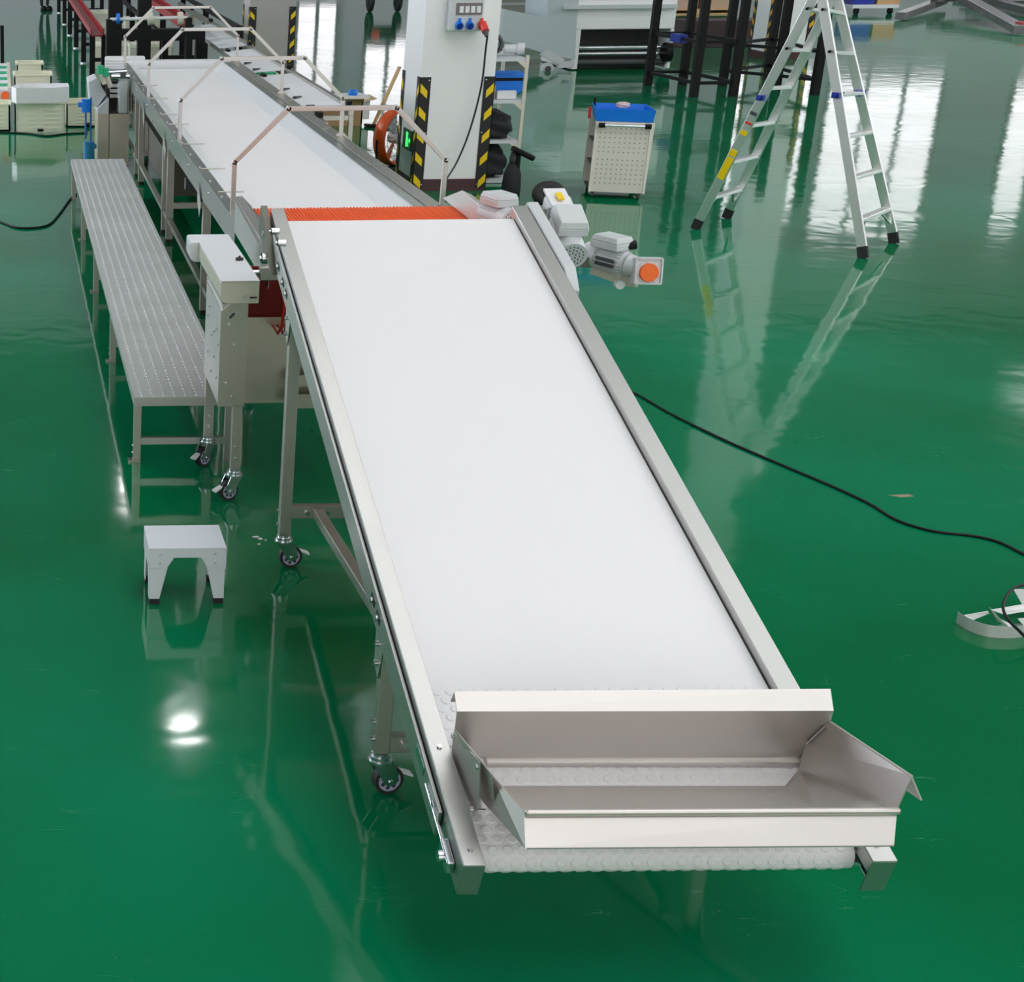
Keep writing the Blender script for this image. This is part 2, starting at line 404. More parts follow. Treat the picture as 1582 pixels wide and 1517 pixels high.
# take-up bearing and slots at the tail end, bearings at the head
def block(x, u, n, s, name='bearing'):
    m = MB(); m.hexa([I(x, u-.045, n-.022), I(x, u+.045, n-.022), I(x, u+.045, n+.022), I(x, u-.045, n+.022)],
                     [I(x+s*.022, u-.045, n-.022), I(x+s*.022, u+.045, n-.022), I(x+s*.022, u+.045, n+.022), I(x+s*.022, u-.045, n+.022)])
    m.cyl(I(x+s*.018, u, n), I(x+s*.036, u, n), .017, 16)
    return m.build(name, ZINC, inc, bevel=.003)
block(1.234, -.0, .0, -1); block(2.420, 0, 0, 1); block(1.228, LEN-.02, .0, -1, 'bearing'); block(2.424, LEN-.02, 0, 1)
MB().cyl(I(1.221, .02, .01), I(1.221, .26, .01), .006, 10).build('tension_rod', ZINC, inc)
MB().cyl(I(2.434, .02, .01), I(2.434, .26, .01), .006, 10).build('tension_rod', ZINC, inc)
MB().hexa([I(1.232, .16, -.01), I(1.216, .16, -.01), I(1.216, .16, .03), I(1.232, .16, .03)],
          [I(1.232, .18, -.01), I(1.216, .18, -.01), I(1.216, .18, .03), I(1.232, .18, .03)]).build('tension_bracket', ZINC, inc)
MB().hexa([I(1.232, .30, .0), I(1.219, .30, .0), I(1.219, .30, .035), I(1.232, .30, .035)],
          [I(1.232, .40, .0), I(1.219, .40, .0), I(1.219, .40, .035), I(1.232, .40, .035)]).build('tension_bracket', ZINC, inc)
# bolts
def bolt_at(p, axis, r=.0075, h=.006, root=inc, mat=ZINC):
    p = V(p); a = V(axis).normalized()
    return MB().cyl(p, p+a*h, r, 8).build('bolt', mat, root)
nrm = I(0, 0, 1)-I(0, 0, 0)
for x in (1.266, 2.385):
    for u in (-.045, .34): bolt_at(I(x, u, .080), nrm)
for u in (1.0, 1.09, 3.1, 3.2, 3.34):
    bolt_at(I(1.222, u, .0), (-1, 0, 0), .011, .01); bolt_at(I(2.432, u, 0), (1, 0, 0), .011, .01)
    for x, s in ((1.222, -1), (2.432, 1)):
        MB().hexa([I(x, u-.028, -.012), I(x, u+.028, -.012), I(x, u+.028, .012), I(x, u-.028, .012)],
                  [I(x+s*.002, u-.028, -.012), I(x+s*.002, u+.028, -.012), I(x+s*.002, u+.028, .012), I(x+s*.002, u-.028, .012)]).build('slot_plate', DARK, inc)
# legs with swivel casters
def inc_z(Y, n): return C0.z+(Y-C0.y)*math.tan(TH)+n/math.cos(TH)
for x, s in ((1.258, 1), (2.396, -1)):
    for Y, ang in ((6.80, .1 if s > 0 else 2.8), (4.82, .2 if s > 0 else 2.9)):
        zt = caster(inc, (x, Y), ang)
        zl = inc_z(Y, -.045)
        MB().box((x, Y, (zt+zl)/2), (.052, .05, zl-zt)).build('leg', STEEL_D, inc, bevel=.003)
        # gusset plate bolted to the rail and leg top
        xo = x-s*.030
        MB().prism([(xo, Y-.07, inc_z(Y-.07, -.03)), (xo, Y+.05, inc_z(Y+.05, -.03)), (xo, Y+.04, zl-.12), (xo, Y-.02, zl-.15)], (-s*.004, 0, 0)).build('gusset', STEEL, inc)
        bolt_at((xo-s*.004, Y, zl-.03), (-s, 0, 0), .010, .012); bolt_at((xo-s*.004, Y, zl-.10), (-s, 0, 0), .010, .012)
        bolt_at((x-s*.026, Y, zt+.05), (-s, 0, 0), .009, .012); bolt_at((x-s*.026, Y, zt+.115), (-s, 0, 0), .009, .012)
MB().span((1.284, 6.78, .240), (2.37, 6.82, .300)).build('cross_bar', STEEL_D, inc, bevel=.003)
MB().span((1.284, 4.80, .166), (2.37, 4.84, .226)).build('cross_bar', STEEL_D, inc, bevel=.003)
for x in (1.40, 2.25):
    xe = 1.33 if x < 2 else 2.32
    MB().beam((x, 6.78, .272), (xe, 4.86, .50), .044, .044).build('brace', STEEL_D, inc, bevel=.003)
    bolt_at((x-.045, 6.78, .27), (0, -1, 0), .011, .012); bolt_at((x+.045, 6.78, .27), (0, -1, 0), .011, .012)
bolt_at((1.33, 4.80, .20), (0, -1, 0), .011, .012); bolt_at((2.32, 4.80, .20), (0, -1, 0), .011, .012)
# guard hood over the head roller bearing, right side
MB().prism([I(2.422, LEN-.62, -.10), I(2.422, LEN-.62, .03), I(2.422, LEN-.52, .09), I(2.422, LEN+.09, .09), I(2.422, LEN+.13, .04), I(2.422, LEN+.10, -.10)], (.052, 0, 0)).build('head_guard', GREYP, inc, bevel=.006)
MB().prism([I(1.196, LEN-.30, -.06), I(1.196, LEN+.02, .06), I(1.196, LEN+.12, .07), I(1.196, LEN+.12, -.06)], (.030, 0, 0)).build('head_plate', flat('olive_dark_steel', (.14, .14, .11), .4, metal=.4), inc, bevel=.002)

# ---- feed hopper at the low end
HOPS = brushed('hopper_steel', (.66, .625, .60), .46, (2, 30, 30), .03)
T = .004
A1, A2 = gz(702, 1068, .74), gz(1283, 1064, .74)
B1, B2 = gz(706, 1099, .712), gz(1288, 1098, .712)
Cl, Cr = V((1.325, 4.165, .500)), V((2.335, 4.175, .500))
bn = (B2-B1).cross(Cl-B1).normalized()
def onp(x, y, n=None, o=None):
    n = n or bn; o = o or B1; d = M3 @ _cd(x, y); return CAMP+d*(n.dot(o-CAMP)/n.dot(d))
hopper = MB().sheet([B1, B2, A2, A1], T).build('hopper', HOPS, inc)
P1, P2, P3 = onp(1283, 1114), onp(1244, 1151), onp(1237, 1172)
MB().sheet([onp(742, 1172), P3, P2, P1, B2, B1, onp(703, 1126)], T).build('back_plate', HOPS, hopper)
Ao = [p+V((0, .028, -.045)) for p in (A1, A2)]
MB().sheet([A1, A2, Ao[1], Ao[0]], T).build('back_lip', HOPS, hopper)
MB().cyl(onp(750, 1176), onp(1239, 1175), .019, 20).build('clamp_bar', HOPS, hopper)
E1, E2 = gz(812, 1255, .62), gz(1386, 1252, .62)
E2b = gz(1262, 1252, .62)
pn_ = I(0, 0, 1)-I(0, 0, 0); po = I(0, 0, R0+.012)
D1, D2 = onp(752, 1216, pn_, po), onp(1211, 1216, pn_, po)
D3 = onp(1234, 1188, pn_, po)
G1, G2 = gz(814, 1311, .556), gz(1381, 1307, .556)
MB().sheet([E1, E2b, D2, D1], -T).build('front_ramp', HOPS, hopper)
MB().sheet([G1, G2, E2, E1], T).build('front_face', HOPS, hopper)
MB().beam(E1+V((-.003, -.006, .002)), E2+V((.004, -.006, .002)), .018, .018).build('front_rim', HOPS, hopper, bevel=.006)
MB().beam(G1+V((0, .02, 0)), G2+V((0, .02, 0)), .04, .004).build('front_lip', HOPS, hopper)
# left cheek with bolted mounting plate
Lt = onp(703, 1126)
MB().sheet([gx(703, 1126, 1.342), gx(762, 1197, 1.346), E1, G1, gx(742, 1232, 1.352), gx(732, 1200, 1.348)], T).build('left_cheek', HOPS, hopper)
MB().sheet([Lt, gx(761, 1196, 1.318), gx(765, 1240, 1.345), gx(744, 1210, 1.338)], .003).build('cheek_flange', HOPS, hopper)
MPU = [gx(702, 1131, 1.300), gx(743, 1178, 1.300), gx(740, 1250, 1.318), gx(735, 1252, 1.320), gx(697, 1184, 1.316)]
MPL = [gx(697, 1184, 1.318), gx(735, 1252, 1.322), gx(730, 1290, 1.322), gx(728, 1330, 1.322), gx(692, 1190, 1.318)]
MB().sheet(MPU, .003).build('mounting_plate', HOPS, hopper)
MB().sheet(MPL, .003).build('lower_plate', HOPS, hopper)
for p in ((703, 1137), (740, 1184), (697, 1190), (731, 1250)):
    q = gx(p[0], p[1], 1.302); MB().cyl(q, q+V((-.010, 0, 0)), .007, 8).build('bolt', ZINC, hopper)
MB().cyl(gx(738, 1252, 1.322), gx(738, 1252, 1.322)+V((.022, 0, 0)), .005, 8).build('bolt', ZINC, hopper)
# right side: inner slope and the flared wing
mt_ = (D2+D3)/2
MB().sheet([D2, E2b, E2, D3], T).build('right_slope', HOPS, hopper)
MB().sheet([D3, E2, P2, P3], T).build('right_cheek', HOPS, hopper)
W2 = gy(1409, 1198, 3.67); W2.x += 0
MB().sheet([P2, E2+V((-.004, .0, 0)), W2, P1], T).build('right_wing', HOPS, hopper)
o2 = gy(1412, 1236, 3.665); o1 = P1+(o2-W2)
MB().sheet([P1, W2, W2+(o2-W2)+V((.022, 0, 0)), o1+V((.022, 0, 0))], T).build('wing_lip', HOPS, hopper)
MB().beam(P2.lerp(P1, .1)+V((-.004, -.006, .002)), P2.lerp(P1, .8)+V((-.004, -.006, .002)), .012, .003).build('corner_tab', HOPS, hopper)
MB().sheet([V((2.346, p.y, p.z)) for p in MPU], .003).build('mounting_plate', HOPS, hopper)
MB().sheet([V((2.346, p.y, p.z)) for p in MPL], .003).build('lower_plate', HOPS, hopper)

# ---- gear motors on the right side of the incline head
def motor(root, c, axis, up, r, ln, label, boxside=1, fan_front=True):
    """induction motor: c = fan end centre, axis points from the fan end to the gearbox"""
    c = V(c); a = V(axis).normalized(); up = V(up); up = (up-a*up.dot(a)).normalized(); sd = a.cross(up)
    m = MB().cyl(c+a*ln*.30, c+a*ln, r*.92, 28)
    for i in range(20):
        t = 2*math.pi*i/20; e = up*math.cos(t)+sd*math.sin(t)
        m.beam(c+a*ln*.32+e*r*.95, c+a*ln*.94+e*r*.95, .004, .012, e)
    k = m.build('gear_motor', MOTOR, root, label=label)
    f = MB().cyl(c, c+a*ln*.32, r*1.04, 32)
    f.build('fan_cover', MOTOR, k, bevel=.006)
    g = MB()
    for rr, n in ((.25, 6), (.5, 12), (.75, 18)):
        for i in range(n):
            t = 2*math.pi*i/n; p = c+(up*math.cos(t)+sd*math.sin(t))*r*rr; g.cyl(p-a*.0015, p+a*.001, r*.055, 8)
    g.build('fan_grille', DARK, k)
    q = c+a*ln*.55+up*r*1.0
    hx = ln*.33; w_ = r*1.05; hh = r*1.05
    lo = [q-a*hx-sd*w_, q+a*hx-sd*w_, q+a*hx+sd*w_, q-a*hx+sd*w_]
    md = [p+up*hh*.55 for p in lo]; hi = [q+up*hh+(p-q)*.86 for p in lo]
    MB().hexa(lo, md).hexa(md, [p for p in hi]).build('terminal_box', GREYP, k, bevel=.005)
    q2 = c+a*ln*.60-up*0+sd*r*.93*boxside
    MB().hexa([q2-a*ln*.2-up*r*.35, q2+a*ln*.25-up*r*.35, q2+a*ln*.25+up*r*.35, q2-a*ln*.2+up*r*.35],
              [p+sd*.006*boxside for p in (q2-a*ln*.2-up*r*.35, q2+a*ln*.25-up*r*.35, q2+a*ln*.25+up*r*.35, q2-a*ln*.2+up*r*.35)]).build('rating_plate', DGREY, k)
    return k
def gearbox(parent, c, ax, up, sx, cap=True, mat=None):
    c = V(c); a = V(ax).normalized(); up = V(up); up = (up-a*up.dot(a)).normalized(); s = a.cross(up); h = sx/2; d = sx*.36
    q = lambda f, e, g: c+s*f*h+up*e*h+a*g*d
    g = MB().hexa([q(-1, -1, -1), q(1, -1, -1), q(1, 1, -1), q(-1, 1, -1)], [q(-1, -1, 1), q(1, -1, 1), q(1, 1, 1), q(-1, 1, 1)])
    gb = g.build('gearbox', MOTOR, parent, bevel=.008)
    rim = MB()
    for e0, e1 in (((-1, -1), (1, -1)), ((1, -1), (1, 1)), ((1, 1), (-1, 1)), ((-1, 1), (-1, -1))):
        rim.beam(q(e0[0]*.93, e0[1]*.93, -1.08), q(e1[0]*.93, e1[1]*.93, -1.08), .008, .012, a)
    rim.build('gearbox_rim', GREYP, parent)
    fl = MB()
    for i in range(8):
        t = 2*math.pi*i/8; fl.cyl(c+(s*math.cos(t)+up*math.sin(t))*h*.76-up*h*.12-a*d*1.1, c+(s*math.cos(t)+up*math.sin(t))*h*.76-up*h*.12-a*d*.98, h*.12, 8)
    fl.cyl(c-a*d*1.06-up*h*.12, c-a*d-up*h*.12, h*.76, 24); fl.build('flange', MOTOR, parent)
    if cap:
        MB().cyl(c-a*d*1.06-up*h*.12, c-a*d*1.45-up*h*.12, h*.70, 24, h*.66).build('shaft_cap', CAPO, parent)
    return gb
slope = I(0, 1, 0)-I(0, 0, 0)
mc = gy(884, 396, 7.30)
ax1 = V((.05, .80, .34))
k1 = motor(inc, mc, ax1, (0, 0, 1), .066, .27, 'grey gear motor with round fan cover facing forward')
g1 = mc+ax1.normalized()*.36
gearbox(k1, g1, ax1, (0, 0, 1), .125, cap=False)
MB().box(g1+V((0, .0, .068)), (.10, .16, .012), rx=.35).build('name_plate', PVC, k1)
MB().box(g1+V((.0, -.02, .080)), (.03, .06, .006), rx=.35).build('warning_label', YEL, k1)
MB().beam(g1+V((-.20, 0, -.02)), g1+V((-.04, 0, -.02)), .10, .09).build('motor_bracket', STEEL_D, k1)
m2a, m2b = gy(922, 396, 7.62), gy(975, 410, 7.45)
ax2 = (m2b-m2a)
k2 = motor(inc, m2a-ax2.normalized()*.055, ax2, (0, 0, 1), .058, .235, 'grey gear motor lying sideways with black rating plate', 1)
cg = gy(998, 418, 7.40)
gearbox(k2, cg, (.12, 1, -.18), (0, 0, 1), .125)
MB().cyl(m2a+ax2.normalized()*.18, cg, .050, 24).build('motor_flange', GREYP, k2)
MB().cyl(gy(968, 380, 7.52), gy(982, 378, 7.52), .022, 12).build('cable_gland', BLACK, k2)
arm = MB().beam(gy(915, 415, 7.62), gy(960, 432, 7.52), .03, .05).beam(gy(960, 432, 7.52), gy(985, 434, 7.46), .03, .06)
arm.build('torque_arm', BEIGE, k2, bevel=.006)
MB().cyl(gy(955, 438, 7.50), gy(955, 438, 7.50)+V((0, -.03, 0)), .022, 16).build('torque_arm_bush', PVC, k2)
MB().beam(mc+V((.0, .22, -.06)), m2a+V((.06, .10, -.05)), .10, .05).build('motor_mount', STEEL_D, k2)

# ================================================================== orange cord sorting unit
cor = thing('cord_conveyor', 'stainless unit carrying parallel orange cords between the two white belts', 'conveyor', (1.5, 8.6, 0))
DZ = 1.10; YN, YE = 7.72, 9.72; CX0, CX1 = 1.50, 2.74
n = 62
for tag_, lo_, hi_ in (('orange_cords', 0, n),):
    m = MB()
    for i in range(n):
        x = CX0+.012+(CX1-CX0-.024)*i/(n-1)
        dz = .003*random.random()
        m.tube([(x, YE, DZ-.03), (x, YE-.02, DZ+dz), (x, YN, DZ+dz), (x, YN-.02, DZ-.03)], .0078, 6)
    c_ = m.build('orange_cords', ORANGE, cor); c_['kind'] = 'stuff'
# red return loops hanging below the deck
m = MB()
for i in range(46):
    x = CX0-.12+(CX1-CX0)*i/45; j = random.uniform(-.008, .008)
    m.tube([(x, YN+.10, DZ-.06), (x+j, YN+.06, .98), (x-j, YN+.09, .86), (x, YN+.2, .80), (x, 9.4, .80)], .0075, 6)
c_ = m.build('red_return_cords', REDC, cor); c_['kind'] = 'stuff'
MB().span((1.20, YN+.40, .62), (2.78, YN+.42, 1.10)).build('red_backing_sheet', flat('dark_red_sheet', (.22, .01, .008), .5), cor)
MB().cyl((CX0-.04, YE, DZ-.025), (CX1+.03, YE, DZ-.025), .022, 16).build('end_roller', ZINC, cor)
MB().cyl((CX0-.05, YN, DZ-.035), (CX1+.03, YN, DZ-.035), .022, 16).build('end_roller', ZINC, cor)
# side guards
g0, g1_, g2, g3 = gz(359, 304, 1.20), gz(374, 303, 1.20), gz(414, 352, 1.20), gz(402, 380, 1.20)
MB().sheet([gz(402, 382, 1.18), gz(420, 372, 1.18), gz(388, 318, 1.20), gz(374, 303, 1.20), gz(359, 304, 1.20)], .004).build('guard_top', STEEL_Y, cor)
MB().prism([(1.345, 8.05, 1.185), (1.375, 9.54, 1.20), (1.375, 9.54, 1.00), (1.345, 8.05, 1.00)], (-.004, 0, 0)).build('side_plate', STEEL_Y, cor)
MB().span((CX1+.01, YN, .90), (CX1+.05, YE+.02, DZ+.02)).build('side_plate', STEEL_Y, cor)
MB().span((CX0-.05, YN, .90), (CX0-.01, YE+.02, DZ+.015)).build('side_plate', STEEL_Y, cor)
# angled cover on the right of the cords
rc = [gz(686, 304, 1.16), gz(712, 296, 1.24), gz(752, 326, 1.24), gz(765, 345, 1.20), gz(735, 345, 1.12)]
MB().sheet([gz(684, 306, 1.12), gz(742, 352, 1.12), gz(775, 345, 1.22), gz(714, 294, 1.24)], .004).build('right_cover', STEEL, cor)
MB().sheet([gz(714, 294, 1.24), gz(775, 345, 1.22), gz(790, 352, 1.05), gz(728, 300, 1.05)], .004).build('right_cover_skirt', STEEL, cor)
# small shaft bearings left of the incline head
for p in ((427, 357), (412, 399), (437, 375)):
    q = gx(p[0], p[1], 1.20); rb_ = .026 if p[0] == 412 else .015; k = MB().cyl(q-V((.022, 0, 0)), q+V((.012, 0, 0)), rb_, 18).cyl(q-V((.032, 0, 0)), q-V((.02, 0, 0)), rb_*.45, 12)
    bb = k.build('bearing', ZINC, cor)
    pins = MB()
    for i in range(6):
        t = i*math.pi/3; e = V((0, math.cos(t), math.sin(t)))*rb_*.75; pins.cyl(q+e-V((.026, 0, 0)), q+e-V((.021, 0, 0)), rb_*.2, 6)
    pins.build('bearing_screws', DARK, bb)
MB().box(gx(415, 381, 1.22), (.045, .05, .075)).build('chain_tensioner', DGREY, cor, bevel=.006)
MB().cyl((1.12, 7.94, 1.11), (1.28, 7.94, 1.11), .014, 12).build('drive_shaft', ZINC, cor)
# cream lidded drive guard
lid = MB(); pts = [(0, 0), (.30, 0), (.30, .0)]
z0, z1 = 1.04, 1.145
def rr(x0, x1, y0, y1, r, z, n=5):
    out = []
    for cx, cy, a0 in ((x1-r, y1-r, 0), (x0+r, y1-r, 90), (x0+r, y0+r, 180), (x1-r, y0+r, 270)):
        for i in range(n+1):
            t = math.radians(a0+90*i/n); out.append(V((cx+r*math.cos(t), cy+r*math.sin(t), z)))
    return out
# rounded in the vertical plane facing the camera: bottom-left corner is round
fp = [(1.048, z1), (1.222, z1), (1.222, z0+.0), (1.075, z0), (1.062, z0+.006), (1.052, z0+.016), (1.048, z0+.03)]
fp = [(1.040+.0, 1.135), (1.046, 1.145), (1.225, 1.145), (1.225, 1.035), (1.070, 1.035), (1.055, 1.040), (1.045, 1.050), (1.040, 1.065)]
MB().prism([(x, 7.60, z) for x, z in fp], (.10*0, .93, 0)).build('drive_guard', BEIGE, cor, bevel=.004)
MB().prism([(x-.045+(.045*(x > 1.2)), 8.52, z+.004) for x, z in fp], (.0, .20, 0)).build('drive_guard_end', PVC, cor, bevel=.006)
MB().sheet([(1.040, 7.595, 1.149), (1.226, 7.595, 1.149), (1.226, 8.52, 1.149), (1.040, 8.52, 1.149)], .004).build('guard_lid', PVC, cor, bevel=.004)
MB().box((1.19, 8.05, 1.156), (.028, .028, .014), rz=.6).cyl((1.19, 8.05, 1.149), (1.19, 8.05, 1.172), .006, 8).build('lid_screw', DARK, cor)
MB().span((1.180, 7.590, 1.063), (1.214, 7.600, 1.069)).build('guard_latch', DARK, cor)
for x in (1.150, 1.165): MB().cyl((x, 7.60, 1.073), (x, 7.592, 1.073), .004, 8).build('bolt', ZINC, cor)
MB().span((gy(403, 414, 7.9).x, 7.9, 1.075), (1.42, 7.98, 1.145)).build('shaft_housing', STEEL_D, cor, bevel=.006)
# upright side cabinet
P0 = [(1.058, .50), (1.182, .50), (1.182, 1.04), (1.058, 1.02)]
MB().prism([(x, 7.66, z) for x, z in P0], (0, .62, 0)).build('side_cabinet', STEEL, cor, bevel=.002)
MB().sheet([(1.052, 7.652, .50), (1.184, 7.652, .50), (1.184, 7.652, 1.045), (1.130, 7.652, 1.045), (1.052, 7.652, .985)], .006).build('cabinet_front', flat('pale_olive_steel', (.50, .49, .42), .34, metal=.9), cor, bevel=.002)
MB().sheet([(1.050, 7.652, .985), (1.130, 7.652, 1.045), (1.130, 8.24, 1.045), (1.050, 8.24, 1.0)], .005).build('cabinet_shoulder', STEEL, cor)
def slot(c, ln, w_, ang, y):
    m = MB(); vs = []
    for i in range(20):
        t = 2*math.pi*i/20; dx = w_/2*math.cos(t)+(ln/2 if math.cos(t) > 0 else -ln/2); dz = w_/2*math.sin(t)
        vs.append(V((c[0]+dx*math.cos(ang)-dz*math.sin(ang), y, c[1]+dx*math.sin(ang)+dz*math.cos(ang))))
    m.prism(vs, (0, -.003, 0)); return m
slot((1.105, .965), .022, .024, math.radians(48), 7.650).build('slot_rim', GREYP, cor)
slot((1.105, .965), .022, .014, math.radians(48), 7.646).build('hand_slot', DGREY, cor)
for z in (.92, .82, .62, .55):
    MB().cyl((1.085+.02*(z*7 % 2), 7.652, z), (1.085+.02*(z*7 % 2), 7.640, z), .006, 8).build('bolt', ZINC, cor)
for y, z in ((7.72, .80), (7.80, .86), (7.9, .82), (7.98, .78), (8.1, .90), (8.15, .84), (7.76, .62), (7.95, .60), (8.1, .66), (7.86, .70)):
    MB().cyl((1.060, y, z), (1.050, y, z), .006, 8).build('bolt', ZINC, cor)
# front and lower skirt panels
SK = brushed('skirt_steel', (.60, .54, .46), .36, (2, 40, 2), .08)
MB().span((1.18, 8.08, .385), (2.76, 8.09, .845)).build('front_skirt', SK, cor)
MB().span((1.45, 7.98, .385), (2.70, 7.99, .46)).build('lower_skirt', SK, cor)
MB().span((1.45, 7.985, .50), (2.70, 7.995, .56)).build('lower_skirt', SK, cor)
MB().span((2.76, 8.0, .385), (2.77, 9.7, 1.02)).build('right_panel', SK, cor)
for px_, pz in ((1.40, .80), (1.50, .80)):
    MB().cyl((px_, 8.08, pz), (px_, 8.07, pz), .005, 8).build('bolt', DARK, cor)
for x, y, a in ((1.155, 7.69, 3.6), (1.085, 8.22, 3.9), (2.66, 7.72, .4), (2.66, 9.6, .4), (1.50, 9.6, 2.4)):
    zt = caster(cor, (x, y), a)
    MB().box((x, y, (zt+.52)/2), (.048, .046, .52-zt)).build('leg', STEEL_D, cor, bevel=.003)
    for z in (zt+.06, zt+.12): MB().cyl((x, y-.023, z), (x, y-.032, z), .007, 8).build('bolt', ZINC, cor)

# third motor behind the head of the incline
mt = gy(745, 345, 8.6)
k3 = motor(cor, gy(792, 342, 8.35), (-.25, .9, .0), (0, 0, 1), .062, .26, 'grey gear motor half hidden behind the head of the belt')
MB().beam(gy(775, 352, 8.6), V((2.75, 8.75, 1.02)), .10, .06).build('motor_mount', STEEL_D, k3)

# ================================================================== long level conveyor
lc = thing('sorting_conveyor', 'long level conveyor with a white belt under four hoops', 'conveyor', (2.08, 14.5, 0))
LX0, LX1, LY0, LY1 = 1.42, 2.71, 9.86, 19.7
MB().span((LX0+.12, LY0+.02, .875), (LX1-.12, LY1-.05, .93)).build('belt', BELT, lc, bevel=.01)
def lrail(x0, x1, web):
    m = MB(); m.span((x0, LY0, .996), (x1, LY1, 1.0)); m.span((web, LY0, .835), (web+.004, LY1, .996)); m.span((x0, LY0, .835), (x0+.03, LY1, .839))
    return m.build('side_rail', STEEL_L, lc, bevel=.0015)
lrail(LX0, LX0+.075, LX0); lrail(LX1-.085, LX1, LX1-.004)
def skirt(a, b_):
    return MB().hexa([(a[0], LY0+.0, a[1]), (b_[0], LY0, b_[1]), (b_[0], LY0, b_[1]-.006), (a[0], LY0, a[1]-.006)],
                     [(a[0], LY1, a[1]), (b_[0], LY1, b_[1]), (b_[0], LY1, b_[1]-.006), (a[0], LY1, a[1]-.006)]).build('side_skirt', SKIRT, lc)
skirt((LX0+.070, .994), (LX0+.20, .932)); skirt((LX1-.08, .994), (LX1-.22, .932))
MB().span((LX0-.18, LY1, .86), (LX1+.02, LY1+.22, 1.015)).build('end_hood', PVC, lc, bevel=.01)
MB().span((LX0-.18, LY1+.24, .86), (LX0+.3, LY1+.34, 1.05)).build('end_roller_guard', PVC, lc, bevel=.02)
# right hand cover strips
for i in range(5):
    ya = LY0+.1+i*1.95
    MB().hexa([(LX1-.012, ya, 1.004), (LX1+.075, ya, 1.010), (LX1+.075, ya+1.9, 1.010), (LX1-.012, ya+1.9, 1.004)],
              [(LX1-.012, ya, 1.010), (LX1+.075, ya, 1.016), (LX1+.075, ya+1.9, 1.016), (LX1-.012, ya+1.9, 1.010)]).build('cover_strip', STEEL_D, lc)
def hoop(Y):
    pts = [(1.452, Y, .84), (1.452, Y, 1.305), (1.775, Y, 1.63), (2.445, Y, 1.63), (2.775, Y, 1.305), (2.775, Y, .98)]
    m = MB()
    for a, b_ in zip(pts, pts[1:]):
        m.beam(a, b_, .030, .030, (0, 1, 0))
    for p in pts[1:-1]: m.box(p, (.032, .030, .032), ry=math.radians(22))
    h = m.build('hoop', STEEL, lc, bevel=.003)
    MB().prism([(2.70, Y-.02, .985), (2.84, Y-.02, .985), (2.80, Y-.02, 1.03), (2.75, Y-.02, 1.03)], (0, .04, 0)).build('hoop_foot', STEEL, h)
    return h
for Y in (10.2, 13.42, 16.4, 19.62): hoop(Y)
for Y in (10.84, 11.81, 13.04, 14.22, 14.88, 16.1, 17.2):
    MB().cyl((1.44, Y, 1.008), (1.615, Y, 1.008), .0055, 8).build('guide_pin', STEEL_D, lc)
for Y in (10.3, 11.52, 14.1, 14.53, 17.12, 17.63, 19.3):
    for x in (1.455, 2.675):
        MB().span((x-.03, Y-.025, .03), (x+.03, Y+.025, .836)).build('leg', STEEL_D, lc, bevel=.003)
        MB().cyl((x, Y, 0), (x, Y, .03), .035, 14).build('levelling_foot', RUB, lc)
for Y in (11.52, 14.1, 17.12):
    MB().span((1.47, Y-.02, .30), (2.66, Y+.02, .35)).build('cross_bar', STEEL_D, lc)
for x in (1.455, 2.675):
    MB().span((x-.02, 10.33, .18), (x+.02, 19.28, .22)).build('lower_rail', STEEL_D, lc)
for i, Y in enumerate([10.5+.62*j for j in range(14)]):
    MB().cyl((1.416, Y, .95 if i % 2 else .88), (1.408, Y, .95 if i % 2 else .88), .008, 8).build('bolt', ZINC, lc)
    MB().cyl((1.448, Y+.2, 1.0), (1.448, Y+.2, 1.006), .007, 8).build('bolt', ZINC, lc)
for Y in (11.6, 14.2, 16.4):
    MB().prism([(1.412, Y-.1, .80), (1.412, Y+.12, .93), (1.412, Y+.12, .80), (1.412, Y-.02, .70)], (-.004, 0, 0)).build('gusset', STEEL_D, lc)
# drip tank under the far half
MB().span((1.52, 14.7, .30), (2.62, 19.2, .62)).build('drip_tank', flat('dark_tank_steel', (.10, .09, .07), .45, metal=.6), lc)
MB().beam((1.46, 13.0, .70), (1.56, 13.0, .70), .09, .09).build('drive_end', DGREY, lc)

# ================================================================== tread plate platform
pf = thing('work_platform', 'low steel walkway with studded tread plate left of the sorting conveyor', 'platform', (.95, 12.3, 0))
QX0, QX1, QY0, QY1, QZ = .688, 1.222, 8.26, 16.48, .368
tp = MB().span((QX0, QY0, QZ-.006), (QX1, QY1, QZ))
r_ = 0; y = QY0+.03
while y < QY1-.02:
    for i in range(9):
        x = QX0+.03+.0585*i+(.0 if r_ % 2 else .012)
        l_, w_ = (.013, .004) if r_ % 2 else (.004, .013)
        tp.add([(x-l_, y, QZ), (x, y-w_, QZ), (x+l_, y, QZ), (x, y+w_, QZ), (x, y, QZ+.004)], [(0, 1, 4), (1, 2, 4), (2, 3, 4), (3, 0, 4)])
    y += .030; r_ += 1
tp.build('tread_plate', TREAD, pf)
fr = MB()
for a, b_ in (((QX0, QY0), (QX1, QY0+.03)), ((QX0, QY1-.03), (QX1, QY1)), ((QX0, QY0+.03), (QX0+.03, QY1-.03)), ((QX1-.03, QY0+.03), (QX1, QY1-.03))):
    fr.span((a[0], a[1], QZ-.05), (b_[0], b_[1], QZ-.006))
fr.build('frame', STEEL, pf)
